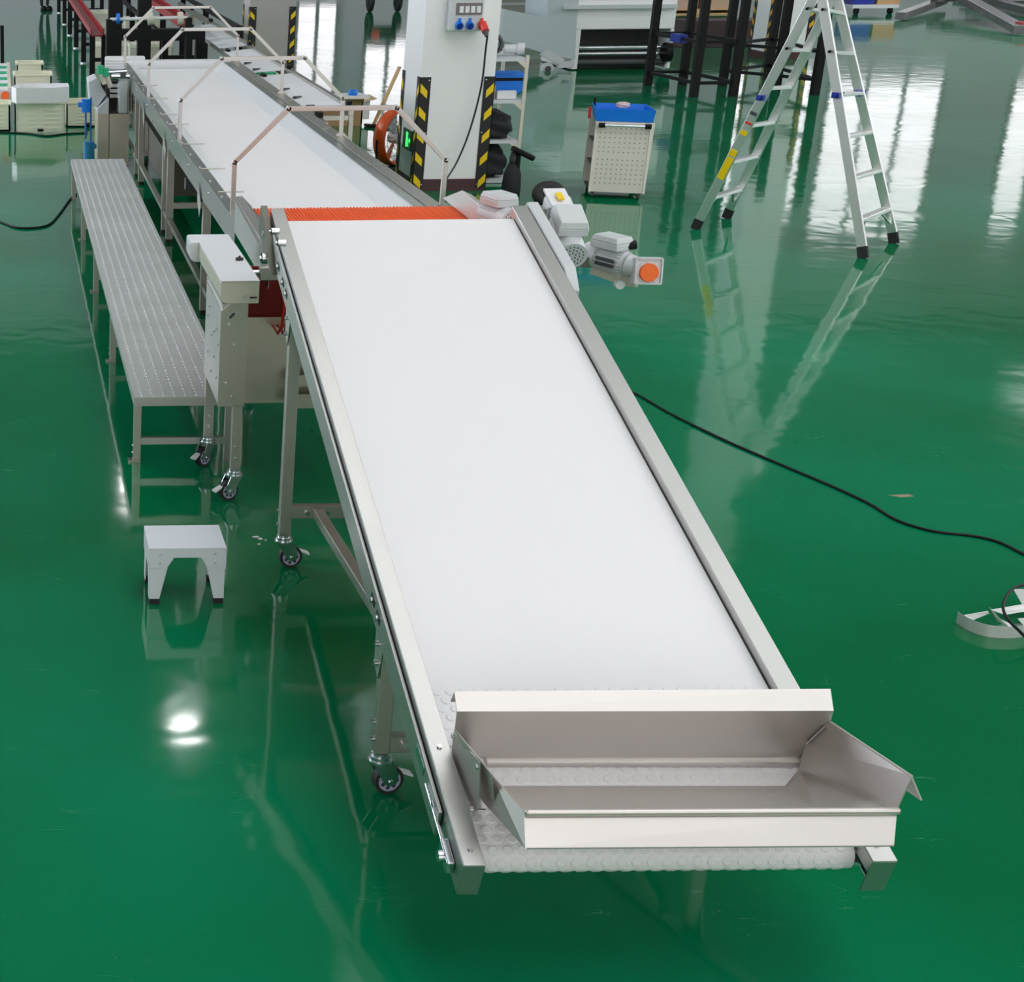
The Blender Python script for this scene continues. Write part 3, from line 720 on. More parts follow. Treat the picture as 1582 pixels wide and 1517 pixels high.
for Y in (8.285, 10.28, 12.25, 14.26, 16.3):
    for x in (QX0+.022, QX1-.022):
        MB().span((x-.020, Y-.020, .012), (x+.020, Y+.020, QZ-.05)).build('leg', STEEL_D, pf, bevel=.002)
        MB().span((x-.045 if x < 1 else x-.02, Y-.025, 0), (x+.02 if x < 1 else x+.045, Y+.025, .012)).build('foot_plate', STEEL_D, pf)
        for z in (.05, .09): MB().cyl((x-.020, Y, z), (x-.028, Y, z), .006, 8).build('bolt', ZINC, pf)
    MB().span((QX0+.042, Y-.016, .098), (QX1-.042, Y+.016, .136)).build('cross_bar', STEEL, pf)

# ================================================================== step stool
st = thing('step_stool', 'small folded metal step stool standing on the green floor', 'stool', (.78, 6.5, 0))
sx0, sx1, sy0, sy1, sz = .622, .930, 6.405, 6.66, .262
ST = ALU_S
cx_ = (sx0+sx1)/2
MB().span((sx0-.012, sy0-.006, sz-.004), (sx1+.012, sy1+.006, sz)).span((sx0-.012, sy0-.006, sz-.10), (sx0-.009, sy1+.006, sz-.004)).span((sx1+.009, sy0-.006, sz-.10), (sx1+.012, sy1+.006, sz-.004)).build('step_top', ST, st, bevel=.0015)
for y, s in ((sy0-.006, 1), (sy1+.002, -1)):
    q = [(sx0-.012, sz-.004), (sx1+.012, sz-.004), (sx1+.010, sz-.092), (cx_+.088, sz-.092), (cx_+.058, sz-.045), (cx_-.058, sz-.045), (cx_-.088, sz-.092), (sx0-.010, sz-.092)]
    MB().prism([(a, y, b_) for a, b_ in q], (0, .004, 0)).build('apron', ST, st)
    for sg in (-1, 1):
        xo = cx_+sg*(sx1-cx_+.006)
        q = [(xo, sz-.088), (cx_+sg*.082, sz-.080), (cx_+sg*.118, .022), (xo, .022)]
        MB().prism([(a, y+.004*s, b_) for a, b_ in q], (0, .004, 0)).build('leg', ST, st)
        MB().span((min(xo, cx_+sg*.116), y+.0, 0), (max(xo, cx_+sg*.116), y+.03*s, .024)).build('rubber_foot', RUB, st)
        for z in (sz-.027, sz-.068): MB().cyl((cx_+sg*.118, y, z), (cx_+sg*.118, y-.006 if s > 0 else y+.01, z), .005, 8).build('bolt', ZINC, st)
for sg in (-1, 1):
    xo = cx_+sg*(sx1-cx_+.008)
    MB().prism([(xo, sy0, .022), (xo, sy0+.05, .022), (xo, sy0+.08, sz-.09), (xo, sy1-.08, sz-.09), (xo, sy1-.05, .022), (xo, sy1, .022), (xo, sy1, sz-.02), (xo, sy0, sz-.02)], (-sg*.003, 0, 0)).build('side_panel', ST, st)

# ================================================================== pillars
def hazard(name, px_, py_, dx, dy, h, z0, root, step, flipx, mat=YEL, chev=False):
    """corner guard on the vertical edge at (px_,py_); wings run dx along X and dy along Y"""
    t = .008; wg = .105
    sx, sy = (1 if dx > 0 else -1), (1 if dy > 0 else -1)
    m = MB()
    m.span((px_-sx*t, py_-sy*t, z0), (px_+sx*wg, py_, z0+h)); m.span((px_-sx*t, py_-sy*t, z0), (px_, py_+sy*wg, z0+h))
    g = m.build('corner_guard', RUB, root, bevel=.002)
    k = 0; z = z0+h-.06; s = MB()
    while z > z0+.12:
        s.prism([(px_+sx*.004, py_-sy*(t+.001), z), (px_+sx*.075, py_-sy*(t+.001), z-.075), (px_+sx*.075, py_-sy*(t+.001), z-.150), (px_+sx*.004, py_-sy*(t+.001), z-.085)], (0, sy*.001, 0))
        s.prism([(px_-sx*(t+.001), py_+sy*.004, z), (px_-sx*(t+.001), py_+sy*.075, z-.075), (px_-sx*(t+.001), py_+sy*.075, z-.150), (px_-sx*(t+.001), py_+sy*.004, z-.085)], (sx*.001, 0, 0))
        z -= step
    s.build('reflective_stripes', mat, g)
    for z in (z0+.03, z0+h-.03, z0+h/2): MB().cyl((px_+sx*.085, py_-sy*t, z), (px_+sx*.085, py_-sy*(t+.004), z), .006, 8).build('screw', ZINC, g)
def pillar(x0, x1, y0, y1, label, mat, gh=1.10, step=.225, gmat=YEL):
    t = thing('pillar', label, 'pillar', ((x0+x1)/2, (y0+y1)/2, 0))
    MB().span((x0, y0, .12), (x1, y1, ZC)).build('shaft', mat, t)
    MB().span((x0-.005, y0-.005, 0), (x1+.005, y1+.005, .12)).build('base_band', MAROON, t)
    for (a, b_, dx, dy) in ((x0, y0, 1, 1), (x1, y0, -1, 1), (x0, y1, 1, -1), (x1, y1, -1, -1)):
        hazard('g', a, b_, dx, dy, gh, .035, t, step, dx < 0, gmat)
    return t
pillar(4.185, 4.925, 16.55, 17.29, 'white square pillar carrying the socket box and a hanging cable', WHITE)
pillar(4.03, 4.77, 27.2, 27.94, 'grey square pillar farther back behind the narrow feed conveyor', flat('pillar_grey', (.42, .40, .38), .5, vary=.05))
pillar(13.57, 14.32, 29.5, 30.25, 'white square pillar behind the black frames and the ladder', WHITE, 1.9, .20, YELO)

# socket box on the near pillar
bx = thing('socket_box', 'grey wall box with two blue sockets and one red plug on the white pillar', 'socket box', gy(724, 24, 16.50))
p0, p1 = gy(692, 48, 16.44), gy(750, -22, 16.44)
MB().span((p0.x, 16.42, p0.z), (p1.x, 16.549, p1.z)).build('housing', GREYP, bx, bevel=.012)
q0, q1 = gy(704, 23, 16.42), gy(746, 4, 16.42)
MB().span((q0.x, 16.410, q0.z), (q1.x, 16.42, q1.z)).build('breaker_window', SCREEN, bx, bevel=.004)
for i in range(4):
    a = q0.x+(q1.x-q0.x)*(.12+.22*i); MB().span((a, 16.405, q0.z+.02), (a+.04, 16.411, q1.z-.03)).build('breaker', PVC, bx)
for p, mt_ in (((709, 38), BLUE), ((725, 38), BLUE), ((743, 38), REDP)):
    c = gy(p[0], p[1], 16.42); k = MB().cyl(c, c+V((0, -.045, -.012)), .036, 20).build('socket', mt_, bx)
    MB().cyl(c+V((0, -.045, -.012)), c+V((0, -.052, -.014)), .028, 20).build('socket_cap', BLUED if mt_ is BLUE else REDP, k)
    MB().box(c+V((0, -.02, .045)), (.022, .03, .035)).build('hinge', mt_, k)
c = gy(745, 36, 16.37); MB().cyl(c+V((0, -.02, 0)), c+V((.012, -.10, -.07)), .036, 18).build('plug', REDP, bx)
cpl = c+V((.015, -.12, -.085)); MB().cyl(c+V((.012, -.10, -.07)), cpl+V((.004, -.01, -.03)), .030, 16, .016).build('plug_sleeve', DGREY, bx)
MB().span((q0.x+.08, 16.414, q1.z+.03), (q0.x+.14, 16.420, q1.z+.06)).build('warning_label', YEL, bx)
# hanging cable
pts = [cpl+V((.006, -.02, -.03))]
for p, Y in (((750, 80), 16.35), ((745, 125), 16.42), ((735, 170), 16.45), ((721, 215), 16.40), ((706, 250), 16.2), ((694, 270), 15.6), ((686, 283), 14.6), ((682, 296), 13.4)): pts.append(gy(p[0], p[1], Y))
def smooth(pts, n=6):
    pts = [V(p) for p in pts]; out = []
    P = [pts[0]]+pts+[pts[-1]]
    for i in range(1, len(P)-2):
        for j in range(n):
            t = j/n; a, b_, c, d = P[i-1], P[i], P[i+1], P[i+2]
            out.append(.5*((2*b_)+(c-a)*t+(2*a-5*b_+4*c-d)*t*t+(3*b_-a-3*c+d)*t**3))
    out.append(pts[-1]); return out
tag(MB().tube(smooth(pts), .009, 8).build('power_cable', CABLE), 'black cable hanging from the red plug down the white pillar', 'cable')
# exit sign on the left face
ex = thing('exit_sign', 'small glowing green running man exit sign low on the white pillar', 'sign', (4.18, 16.9, .5))
ea, eb = gx(614, 195, 4.17), gx(632, 222, 4.17)
yy0, yy1 = 16.68, 17.02; zz0, zz1 = gx(624, 228, 4.17).z, gx(624, 196, 4.17).z
MB().span((4.165, yy0, zz0), (4.184, yy1, zz1)).build('sign_plate', DGREEN, ex, bevel=.003)
def sgn(pts, name):  # u to the right as seen from the left (towards -Y), v up
    MB().prism([(4.164, yy1-u*(yy1-yy0), zz0+v*(zz1-zz0)) for u, v in pts], (-.002, 0, 0)).build(name, GLOWG, ex)
sgn([(.42, .12), (.42, .88), (.52, .88), (.52, .12)], 'door_mark')
sgn([(.56, .70), (.62, .70), (.64, .80), (.60, .86), (.55, .80)], 'runner_head')
sgn([(.52, .66), (.64, .66), (.66, .42), (.74, .20), (.68, .16), (.60, .36), (.52, .16), (.46, .20), (.55, .42)], 'runner_body')
sgn([(.74, .46), (.84, .46), (.84, .36), (.94, .50), (.84, .64), (.84, .54), (.74, .54)], 'arrow_mark')

# ================================================================== floor fan behind the pillar
fa = thing('floor_fan', 'drum fan with an orange ring standing beside the white pillar', 'fan', (4.42, 18.2, 0))
fc = gy(612, 212, 18.2); R_ = .30
rot = Matrix.Rotation(math.radians(38), 3, 'Z')
def ringpts(r, dy, n=40): return [fc+rot @ V((r*math.cos(2*math.pi*i/n), dy, r*math.sin(2*math.pi*i/n))) for i in range(n)]
m = MB()
ra_o = [ringpts(R_+dr_, dy) for dr_, dy in ((0, -.08), (.012, -.03), (.012, .03), (0, .08), (-.014, .08), (-.004, .03), (-.004, -.03), (-.014, -.08))]
m.add([p for R in ra_o for p in R], [(i*40+j, i*40+(j+1) % 40, ((i+1) % 8)*40+(j+1) % 40, ((i+1) % 8)*40+j) for i in range(8) for j in range(40)], True)
m.build('ring', flat('fan_orange', (.80, .10, .01), .35), fa)
m = MB()
for r in (.06, .11, .16, .21, .26): m.tube(ringpts(r, -.09, 28), .003, 5, True)
for i in range(12):
    t = 2*math.pi*i/12; m.tube([fc+rot @ V((.04*math.cos(t), -.09, .04*math.sin(t))), fc+rot @ V((.30*math.cos(t), -.085, .30*math.sin(t)))], .003, 5)
m.build('grille', ZINC, fa)
m = MB().cyl(fc+rot @ V((0, -.06, 0)), fc+rot @ V((0, .07, 0)), .07, 18).build('fan_motor', MOTOR, fa)
m = MB()
for i in range(3):
    t = 2*math.pi*i/3; a = rot @ V((math.cos(t), 0, math.sin(t))); p_ = rot @ V((-math.sin(t), .35, math.cos(t)))
    m.sheet([fc+a*.06-p_*.03, fc+a*.26-p_*.09, fc+a*.26+p_*.09, fc+a*.06+p_*.03], .004)
m.build('blades', ZINC, fa)
gl = rot @ V((1, 0, 0)); dpt = rot @ V((0, 1, 0)); m = MB(); zb = .016
for s in (-1, 1):
    e = fc+gl*s*.33
    m.tube([e, V((e.x, e.y, zb))+dpt*-.02, V((e.x, e.y, zb))-dpt*.22], .014, 8)
    m.tube([V((e.x, e.y, zb)), V((e.x, e.y, zb))+dpt*.22], .014, 8)
m.tube([V(((fc+gl*.33).x, (fc+gl*.33).y, zb))-dpt*.20, V(((fc-gl*.33).x, (fc-gl*.33).y, zb))-dpt*.20], .014, 8)
m.build('stand', BLACK, fa)

# ================================================================== cardboard carton, dustpan stick
cb = thing('cardboard_box', 'open brown cardboard box lying behind the hoops, left of the fan', 'box', (4.1, 20.4, 0))
a_, b_ = gz(492, 195, 0), gz(560, 195, 0)
x0, x1, y0 = a_.x, b_.x, a_.y
MB().span((x0, y0, .02), (x1, y0+.02, .30)).span((x0, y0+.5, .02), (x1, y0+.52, .30)).span((x0, y0, .02), (x0+.02, y0+.52, .30)).span((x1-.02, y0, .02), (x1, y0+.52, .30)).span((x0, y0, 0), (x1, y0+.52, .02)).build('carton', CARD, cb)
MB().sheet([(x0, y0, .30), (x1, y0, .30), (x1-.02, y0-.16, .36), (x0+.02, y0-.16, .36)], .006).sheet([(x1, y0, .30), (x1, y0+.5, .30), (x1+.18, y0+.5, .34), (x1+.18, y0, .34)], .006).build('flaps', flat('pale_cardboard', (.60, .42, .24), .75), cb)
tag(MB().box((x0+.45, y0+.26, .22), (.40, .36, .30), rz=.2).build('foam_block', PVC), 'white foam block standing inside the cardboard box', 'packing foam')
tag(MB().lathe((x1-.10, y0+.2, .02), [(.0, 0), (.05, 0), (.05, .34), (.06, .34), (.06, .42), (0, .42)], 16).build('blue_can', BLUE), 'blue round can standing in the right end of the cardboard box', 'can')
tag(MB().beam((x1+.14, y0-.05, .01), (x1+.50, y0+.25, .72), .045, .022).build('wooden_stick', WOOD), 'pale wooden slat leaning beside the cardboard box', 'wood')
tag(MB().beam((x1+.02, y0-.15, .02), (x1+.60, y0-.5, .02), .04, .03).beam((x1+.02, y0-.06, .02), (x1+.62, y0-.42, .02), .04, .03).build('black_bars', BLACK), 'pair of black bars lying on the floor between box and fan', 'bar')

# ================================================================== narrow feed conveyor on the right of the long one
nf = thing('feed_conveyor', 'narrow conveyor with tilted white panels running beside the sorting conveyor', 'conveyor', (2.95, 19, 0))
for i, (ya, yb) in enumerate(((15.45, 18.3), (18.7, 21.3), (21.8, 25.5))):
    MB().hexa([(2.85, ya, .975), (3.195, ya, 1.005), (3.195, ya, .997), (2.85, ya, .967)],
              [(2.85, yb, .975), (3.195, yb, 1.005), (3.195, yb, .997), (2.85, yb, .967)]).build('panel', PVC, nf)
MB().span((3.20, 15.2, .94), (3.25, 30.5, 1.025)).build('side_rail', STEEL_D, nf, bevel=.003)
MB().span((2.87, 14.6, .90), (2.90, 28.5, .96)).build('side_rail', STEEL_D, nf, bevel=.003)
for Y in (15.2, 18.5, 21.5, 25.6, 28.2):
    for x in (2.885, 3.225):
        MB().span((x-.02, Y-.02, 0), (x+.02, Y+.02, (.9 if x < 3 else .94))).build('leg', STEEL_D, nf)
    MB().span((2.90, Y-.02, .90), (3.20, Y+.02, .94)).build('cross_bar', STEEL_D, nf)
    MB().box((3.21, Y+.1, 1.045), (.05, .14, .04)).build('clamp', BLACK, nf); MB().box((2.89, Y-.2, .98), (.04, .2, .05)).build('clamp', BLACK, nf)
for Y in (15.5, 16.2, 16.9, 18.9, 19.6):
    MB().cyl((2.87, Y, .985), (2.95, Y+.10, .975), .02, 10).build('roller', DGREY, nf)
MB().box((2.95, 18.48, .99), (.20, .12, .02)).build('green_pad', GREEN, nf)

# ================================================================== washing machine housing at the far left end
wm = thing('washer_end', 'boxy stainless machine head at the far end of the platform', 'machine', (1.3, 19.0, 0))
cy = 18.3
q = lambda x, y: gy(x, y, cy)
MB().span((q(151, 205).x, cy, .02), (q(168, 205).x, cy+.6, q(150, 176).z)).build('left_cabinet', SK, wm)
MB().span((q(169, 205).x, cy, .02), (q(199, 205).x, cy+.6, q(170, 176).z)).build('right_cabinet', SK, wm)
MB().prism([(q(151, 176).x, cy, q(151, 176).z), (q(168, 176).x, cy, q(168, 176).z), (q(168, 152).x, cy, q(168, 152).z), (q(151, 168).x, cy, q(151, 168).z)], (0, .6, 0)).build('sloped_hood', GREYP, wm)
MB().span((q(183, 176).x, cy-.02, q(183, 175).z), (q(197, 176).x, cy+.3, q(183, 126).z)).build('column_cover', GREYP, wm, bevel=.01)
MB().span((q(169, 176).x, cy+.3, q(169, 176).z), (q(183, 176).x, cy+.5, q(169, 128).z)).build('recess', DARK, wm)
for z_ in (150, 142, 134):
    MB().span((q(171, 140).x, cy+.1, q(171, z_).z-.02), (q(184, 140).x, cy+.3, q(171, z_).z+.02)).build('pipe_bracket', ZINC, wm)
for i, xx in enumerate((199, 203, 207)):
    MB().span((q(xx, 170).x-.006, cy+.05, q(199, 175).z), (q(xx, 170).x+.006, cy+.4, q(199, 140).z)).build('rib', STEEL_D, wm)
MB().prism([(q(137, 170).x, cy+.1, q(137, 128).z-.0), (q(150, 128).x, cy+.1, q(150, 122).z), (q(165, 150).x, cy+.1, q(165, 148).z), (q(151, 168).x, cy+.1, q(151, 168).z), (q(140, 168).x, cy+.1, q(140, 160).z)], (0, .5, 0)).build('side_hood', GREYP, wm, bevel=.01)
for i, (a, b_) in enumerate((((155, 108), (162, 130)), ((163, 112), (171, 135)))):
    MB().cyl(q(*b_), q(*a), .028, 12).build('pipe', BEIGE, wm)
    MB().cyl(q(*a)-V((0, .01, .04)), q(*a)+V((0, -.01, .05)), .038, 14).build('green_coupling', GREEN, wm)
MB().cyl(q(186, 118)-V((.1, 0, 0)), q(200, 118), .03, 12).cyl(q(178, 112)-V((.1, 0, 0)), q(196, 110), .025, 12).build('top_pipe', ZINC, wm)
for i in range(4): MB().cyl(q(166, 99+i*4)+V((0, .4, 0)), q(195, 99+i*4)+V((0, .4, 0)), .03, 12).build('white_roller', PVC, wm)
MB().box(q(178, 122)+V((0, .2, 0)), (.10, .2, .08)).box(q(190, 116), (.06, .1, .06)).build('valve_block', DGREY, wm)
bv = thing('water_valve', 'blue valve and hose standing before the stainless machine head', 'valve', (q(136, 235).x, cy-.1, 0))
MB().cyl((q(133, 0).x, cy-.1, .33), (q(133, 0).x, cy-.1, .75), .011, 10).cyl((q(141, 0).x, cy-.1, .0), (q(141, 0).x, cy-.1, .78), .011, 10).build('hose', flat('blue_hose', (.02, .14, .40), .35), bv)
MB().cyl((q(133, 0).x, cy-.1, .62), (q(133, 0).x, cy-.1, .76), .05, 14).box((q(128, 0).x, cy-.1, .70), (.10, .05, .05)).build('valve_body', BLUE, bv)
MB().cyl((q(138, 0).x, cy-.1, .0), (q(138, 0).x, cy-.1, .30), .06, 14).box((q(141, 0).x, cy-.1, .25), (.13, .08, .05)).build('pump_body', flat('aqua_blue', (.02, .22, .42), .3), bv)

# ================================================================== crates on the left
def crate(x0, x1, y0, y1, z0, h, label, mat=CREAM, slats=True, group='stacked cream crates'):
    t = thing('crate', label, 'crate', ((x0+x1)/2, (y0+y1)/2, z0), group)
    m = MB(); e = .02
    m.span((x0, y0, z0), (x1, y1, z0+.02))
    for a, b_ in (((x0, y0), (x1, y0+e)), ((x0, y1-e), (x1, y1)), ((x0, y0), (x0+e, y1)), ((x1-e, y0), (x1, y1))): m.span((a[0], a[1], z0), (b_[0], b_[1], z0+h))
    m.build('crate_body', mat, t)
    r = MB()
    for a, b_ in (((x0-.015, y0-.015), (x1+.015, y0+e)), ((x0-.015, y1-e), (x1+.015, y1+.015)), ((x0-.015, y0), (x0+e, y1)), ((x1-e, y0), (x1+.015, y1))): r.span((a[0], a[1], z0+h), (b_[0], b_[1], z0+h+.02))
    r.build('rim', mat, t)
    if slats:
        s = MB()
        for i in range(5):
            z = z0+.05+i*(h-.1)/4.5
            s.span((x0+.14, y0-.008, z), (x0+(x1-x0)*.42, y0, z+.016)); s.span((x0+(x1-x0)*.58, y0-.008, z), (x1-.06, y0, z+.016))
        s.span((x0+(x1-x0)*.44, y0-.012, z0+.06), (x0+(x1-x0)*.56, y0, z0+h-.06)); s.build('ribs', mat, t)
        MB().span((x0+(x1-x0)*.44, y0-.014, z0+.02), (x0+(x1-x0)*.56, y0-.004, z0+.05)).build('label_slot', BLACK, t)
    return t
crate(.18, .80, 21.1, 21.55, 0, .36, 'ribbed cream crate on the floor under the white tray')
crate(-.50, .10, 21.3, 21.75, 0, .33, 'cream crate cut by the left edge of the photo')
crate(.84, 1.40, 21.6, 22.1, 0, .30, 'cream crate on the floor just left of the machine head')
crate(.16, .66, 22.0, 22.5, 0, .62, 'tall cream crate standing behind the white tray')
crate(.20, .56, 22.7, 23.1, 0, .70, 'cream crate farthest back in the cluster, only its rim showing', slats=False)
tr = MB()
pa, pb = (.14, 21.02), (.80, 21.46)
tr.prism([(.20, 21.02, .385), (.64, 21.02, .385), (.80, 21.16, .385), (.80, 21.50, .385), (.24, 21.50, .385), (.16, 21.2, .385)], (0, 0, .02))
tw = [(.18, 21.00), (.66, 21.00), (.86, 21.16), (.86, 21.54), (.22, 21.54), (.12, 21.2)]
for i in range(6):
    a, b_ = tw[i], tw[(i+1) % 6]; tr.sheet([(a[0], a[1], .385), (b_[0], b_[1], .385), (b_[0], b_[1], .575), (a[0], a[1], .575)], .012)
tag(tr.build('tray', flat('bright_white_plastic', (.85, .86, .88), .3)), 'bright white plastic tray lying on the ribbed cream crate', 'tray')
# small belt with green stripes and its motor at the left edge
sb = thing('striped_belt', 'small conveyor end with green and white striped belt at the left edge', 'conveyor', (-.2, 22.6, 0))
yb = 21.9
zb = gy(8, 139, yb).z; yt = gz(8, 98, zb).y; xr = gy(12, 139, yb).x
for i in range(9):
    a_ = yb+.02+(yt-yb)*i/9; MB().span((-.40, a_, zb-.01), (xr, a_+(yt-yb)/9, zb)).build('belt_stripe', GREEN if i % 2 else PVC, sb)
MB().span((xr, yb, zb-.16), (xr+.045, yt, zb+.02)).build('side_rail', BEIGE, sb)
MB().span((gy(-8, 150, yb).x, yb-.06, gy(0, 157, yb).z), (gy(17, 150, yb).x, yb+.06, gy(0, 139, yb).z)).build('gearbox', MOTOR, sb, bevel=.008)
MB().cyl(gy(8, 148, yb-.06), gy(8, 148, yb-.11), .055, 24).build('shaft_cap', CAPO, sb)
for x in (-.3, .0):
    for y in (yb+.1, yb+1.3): MB().span((x-.02, y-.02, 0), (x+.02, y+.02, zb-.01)).build('leg', STEEL_D, sb)
pp = thing('black_post', 'short dark post standing behind the striped belt', 'post', (.0, 27, 0))
MB().span((-.02, 27, 0), (.04, 27.06, .9)).build('post_shaft', BLACK, pp); MB().span((-.1, 26.9, 0), (.12, 27.16, .02)).build('post_base', BLACK, pp)
# cables on the floor left
def floor_cable(px, r, label, z=None):
    pts = [gz(x, y, r) for x, y in px]
    return tag(MB().tube(smooth(pts, 8), r, 8).build('floor_cable', CABLE), label, 'cable')
floor_cable([(-30, 330), (0, 342), (25, 351), (50, 352), (75, 347), (92, 330), (108, 308), (118, 300)], .010, 'thin black cable curving on the floor left of the platform')
floor_cable([(-20, 204), (40, 206), (70, 210), (100, 207), (135, 205)], .010, 'thin black cable lying in front of the cream crates')

# ================================================================== black frame line with red channels (top left)
def blk_line(x0, x1, ys, zt, label, redx, rz, group=None):
    t = thing('roller_table', label, 'steel frame', ((x0+x1)/2, ys[0], 0), group)
    for Y in ys:
        for x in (x0, x1): MB().span((x-.045, Y-.045, .02), (x+.045, Y+.045, zt)).build('leg', BLACK, t)
        MB().span((x0, Y-.03, .30), (x1, Y+.03, .36)).build('cross_bar', BLACK, t)
        for x in (x0, x1): MB().cyl((x, Y, 0), (x, Y, .02), .06, 12).build('foot', ZINC, t)
    for x in (x0, x1): MB().span((x-.03, ys[0], zt-.06), (x+.03, ys[-1], zt)).build('long_beam', BLACK, t)
    for rx in redx:
        MB().span((rx-.10, ys[0]-.3, rz), (rx+.10, ys[-1]+.2, rz+.02)).span((rx-.10, ys[0]-.3, rz), (rx-.08, ys[-1]+.2, rz+.10)).span((rx+.08, ys[0]-.3, rz), (rx+.10, ys[-1]+.2, rz+.10)).build('red_channel', REDS, t)
    return t
blk_line(1.48, 2.35, (24.0, 27.2, 30.1, 33.1, 36.2, 39.3, 43.2), .96, 'long black steel table line with a red channel receding at top left', (1.36,), .98)
blk_line(2.65, 3.35, (23.6, 27.5, 31.0, 35.0), 1.12, 'black steel table line with a red channel beside the narrow feed conveyor', (2.55,), 1.14)
# roller with cream collars across the black frame
rl = thing('roller_bar', 'pale roller bar with two cream collars across the black frame', 'roller', (2.5, 22.6, 1.0))
ra, rb = gy(170, 30, 22.2), gy(290, 27, 22.2)
MB().cyl(ra, rb, .022, 12).build('bar', PVC, rl)
for p in (232, 279): MB().cyl(gy(p-4, 29, 22.2), gy(p+4, 28, 22.2), .085, 18).build('collar', BEIGE, rl)
MB().cyl(gy(180, 29, 22.2), gy(185, 29, 22.2), .07, 16).build('hand_wheel', BLUE, rl)
MB().span((ra.x-.05, 22.1, 0), (ra.x+.02, 22.3, ra.z)).span((rb.x-.02, 22.1, 0), (rb.x+.05, 22.3, rb.z)).build('support_post', BLACK, rl)
bf = thing('press_frame', 'heavy black upright frame behind the far end of the sorting conveyor', 'steel frame', (1.9, 22.9, 0))
for x in (1.55, 1.95): MB().span((x-.09, 22.8, 0), (x+.09, 23.0, 1.9)).build('upright', BLACK, bf)
MB().span((1.47, 22.78, 1.0), (2.77, 23.02, 1.14)).build('beam', BLACK, bf)
for x in (2.72,): MB().span((x-.06, 22.8, 0), (x+.06, 23.0, 1.1)).build('upright', BLACK, bf)
MB().cyl((1.72, 22.6, .55), (2.0, 22.6, .35), .06, 14).build('cylinder', DGREY, bf)
# cream cartons stacked under the frames
i = 0
for (x0, x1, Y, z0, z1, lab) in ((2.0, 3.0, 26.0, 0, .38, 'wide cream carton on the floor under the black frame, nearest one'),
                       (2.15, 2.85, 27.9, 0, .5, 'cream carton behind the widest one under the black frame'),
                       (1.62, 2.2, 29.0, 0, .42, 'cream carton beside the black legs, third from the front'),
                       (1.75, 2.3, 31.5, 0, .55, 'cream carton beside the black legs, fourth from the front'),
                       (1.85, 2.3, 34.5, 0, .6, 'cream carton beside the black legs, fifth from the front'),
                       (2.4, 3.1, 32.5, 0, .6, 'cream carton far back under the second black frame'),
                       (3.6, 4.1, 24.5, 0, .34, 'low cream carton beyond the narrow feed conveyor')):
    t = thing('carton', lab, 'carton', ((x0+x1)/2, Y, 0), 'cream cartons under the black frames')
    MB().span((x0, Y, z0), (x1, Y+.5, z1)).build('carton_body', BEIGE, t, bevel=.01)
    MB().span((x0-.01, Y-.01, z1-.05), (x1+.01, Y+.51, z1+.01)).build('carton_lid', CREAM, t, bevel=.008)
t = thing('red_sheet_stack', 'red sheet metal piece lying on the floor under the black frame', 'sheet metal', (2.6, 24.6, 0))
MB().box((2.5, 24.8, .05), (.7, .35, .04), rz=.4).build('plate', REDS, t); MB().box((2.7, 24.5, .10), (.5, .3, .04), rz=-.2).build('bent_plate', REDS, t)

# person at the top left corner, walking away (only the legs reach into view)
pe = thing('person', 'person in dark trousers and shoes walking at the top left corner', 'person', gz(66, 12))
pl = gz(72, 16)
def limb(pts, name, mat, root):
    me = bpy.data.meshes.new(name); org = parent_origin(root)
    me.from_pydata([V(p[:3])-org for p in pts], [(i, i+1) for i in range(len(pts)-1)], [])
    o = bpy.data.objects.new(name, me); COL.objects.link(o); o.parent = root; me.materials.append(mat)
    sk = o.modifiers.new('skin', 'SKIN')
    for i, p in enumerate(pts):
        sv = me.skin_vertices[0].data[i]; sv.radius = (p[3], p[3])
    me.skin_vertices[0].data[0].use_root = True
    o.modifiers.new('sub', 'SUBSURF').levels = 1; o.modifiers['sub'].render_levels = 2
    return o
# one continuous body: spine with both legs, both arms
def body(root, base):
    X, Y = base.x, base.y
    pts = [(X, Y, .95, .13), (X, Y, 1.15, .13), (X, Y-.02, 1.35, .15), (X, Y-.02, 1.48, .06), (X, Y-.03, 1.56, .06),
           (X-.09, Y, .88, .085), (X-.14, Y-.14, .48, .06), (X-.10, Y+.0, .10, .04),
           (X+.09, Y, .88, .085), (X+.06, Y+.02, .48, .06), (X+.04, Y-.02, .10, .04),
           (X-.18, Y-.02, 1.42, .05), (X-.24, Y, 1.15, .04), (X-.22, Y-.14, .92, .03),
           (X+.18, Y-.02, 1.42, .05), (X+.24, Y, 1.15, .04), (X+.22, Y-.14, .92, .03)]
    ed = [(0, 1), (1, 2), (2, 3), (3, 4), (0, 5), (5, 6), (6, 7), (0, 8), (8, 9), (9, 10), (2, 11), (11, 12), (12, 13), (2, 14), (14, 15), (15, 16)]
    me = bpy.data.meshes.new('body'); org = parent_origin(root)
    me.from_pydata([V(p[:3])-org for p in pts], ed, [])
    o = bpy.data.objects.new('body', me); COL.objects.link(o); o.parent = root; me.materials.append(CLOTH)
    o.modifiers.new('skin', 'SKIN')
    for i, p in enumerate(pts): me.skin_vertices[0].data[i].radius = (p[3], p[3])
    me.skin_vertices[0].data[0].use_root = True
    o.modifiers.new('sub', 'SUBSURF').render_levels = 2
    return X, Y
X, Y = body(pe, V((pl.x-.02, pl.y+.05, 0)))
for sx, sy in ((X-.10, Y-.0), (X+.04, Y-.02)):
    MB().lathe((sx+.05, sy-.03, .0), [(.0, 0), (.085, 0), (.09, .03), (.075, .075), (.045, .11), (0, .12)], 16).build('shoe', BLACK, pe)
for o in pe.children:
    if o.name.startswith('shoe'): o.scale = (1, 1, 1)
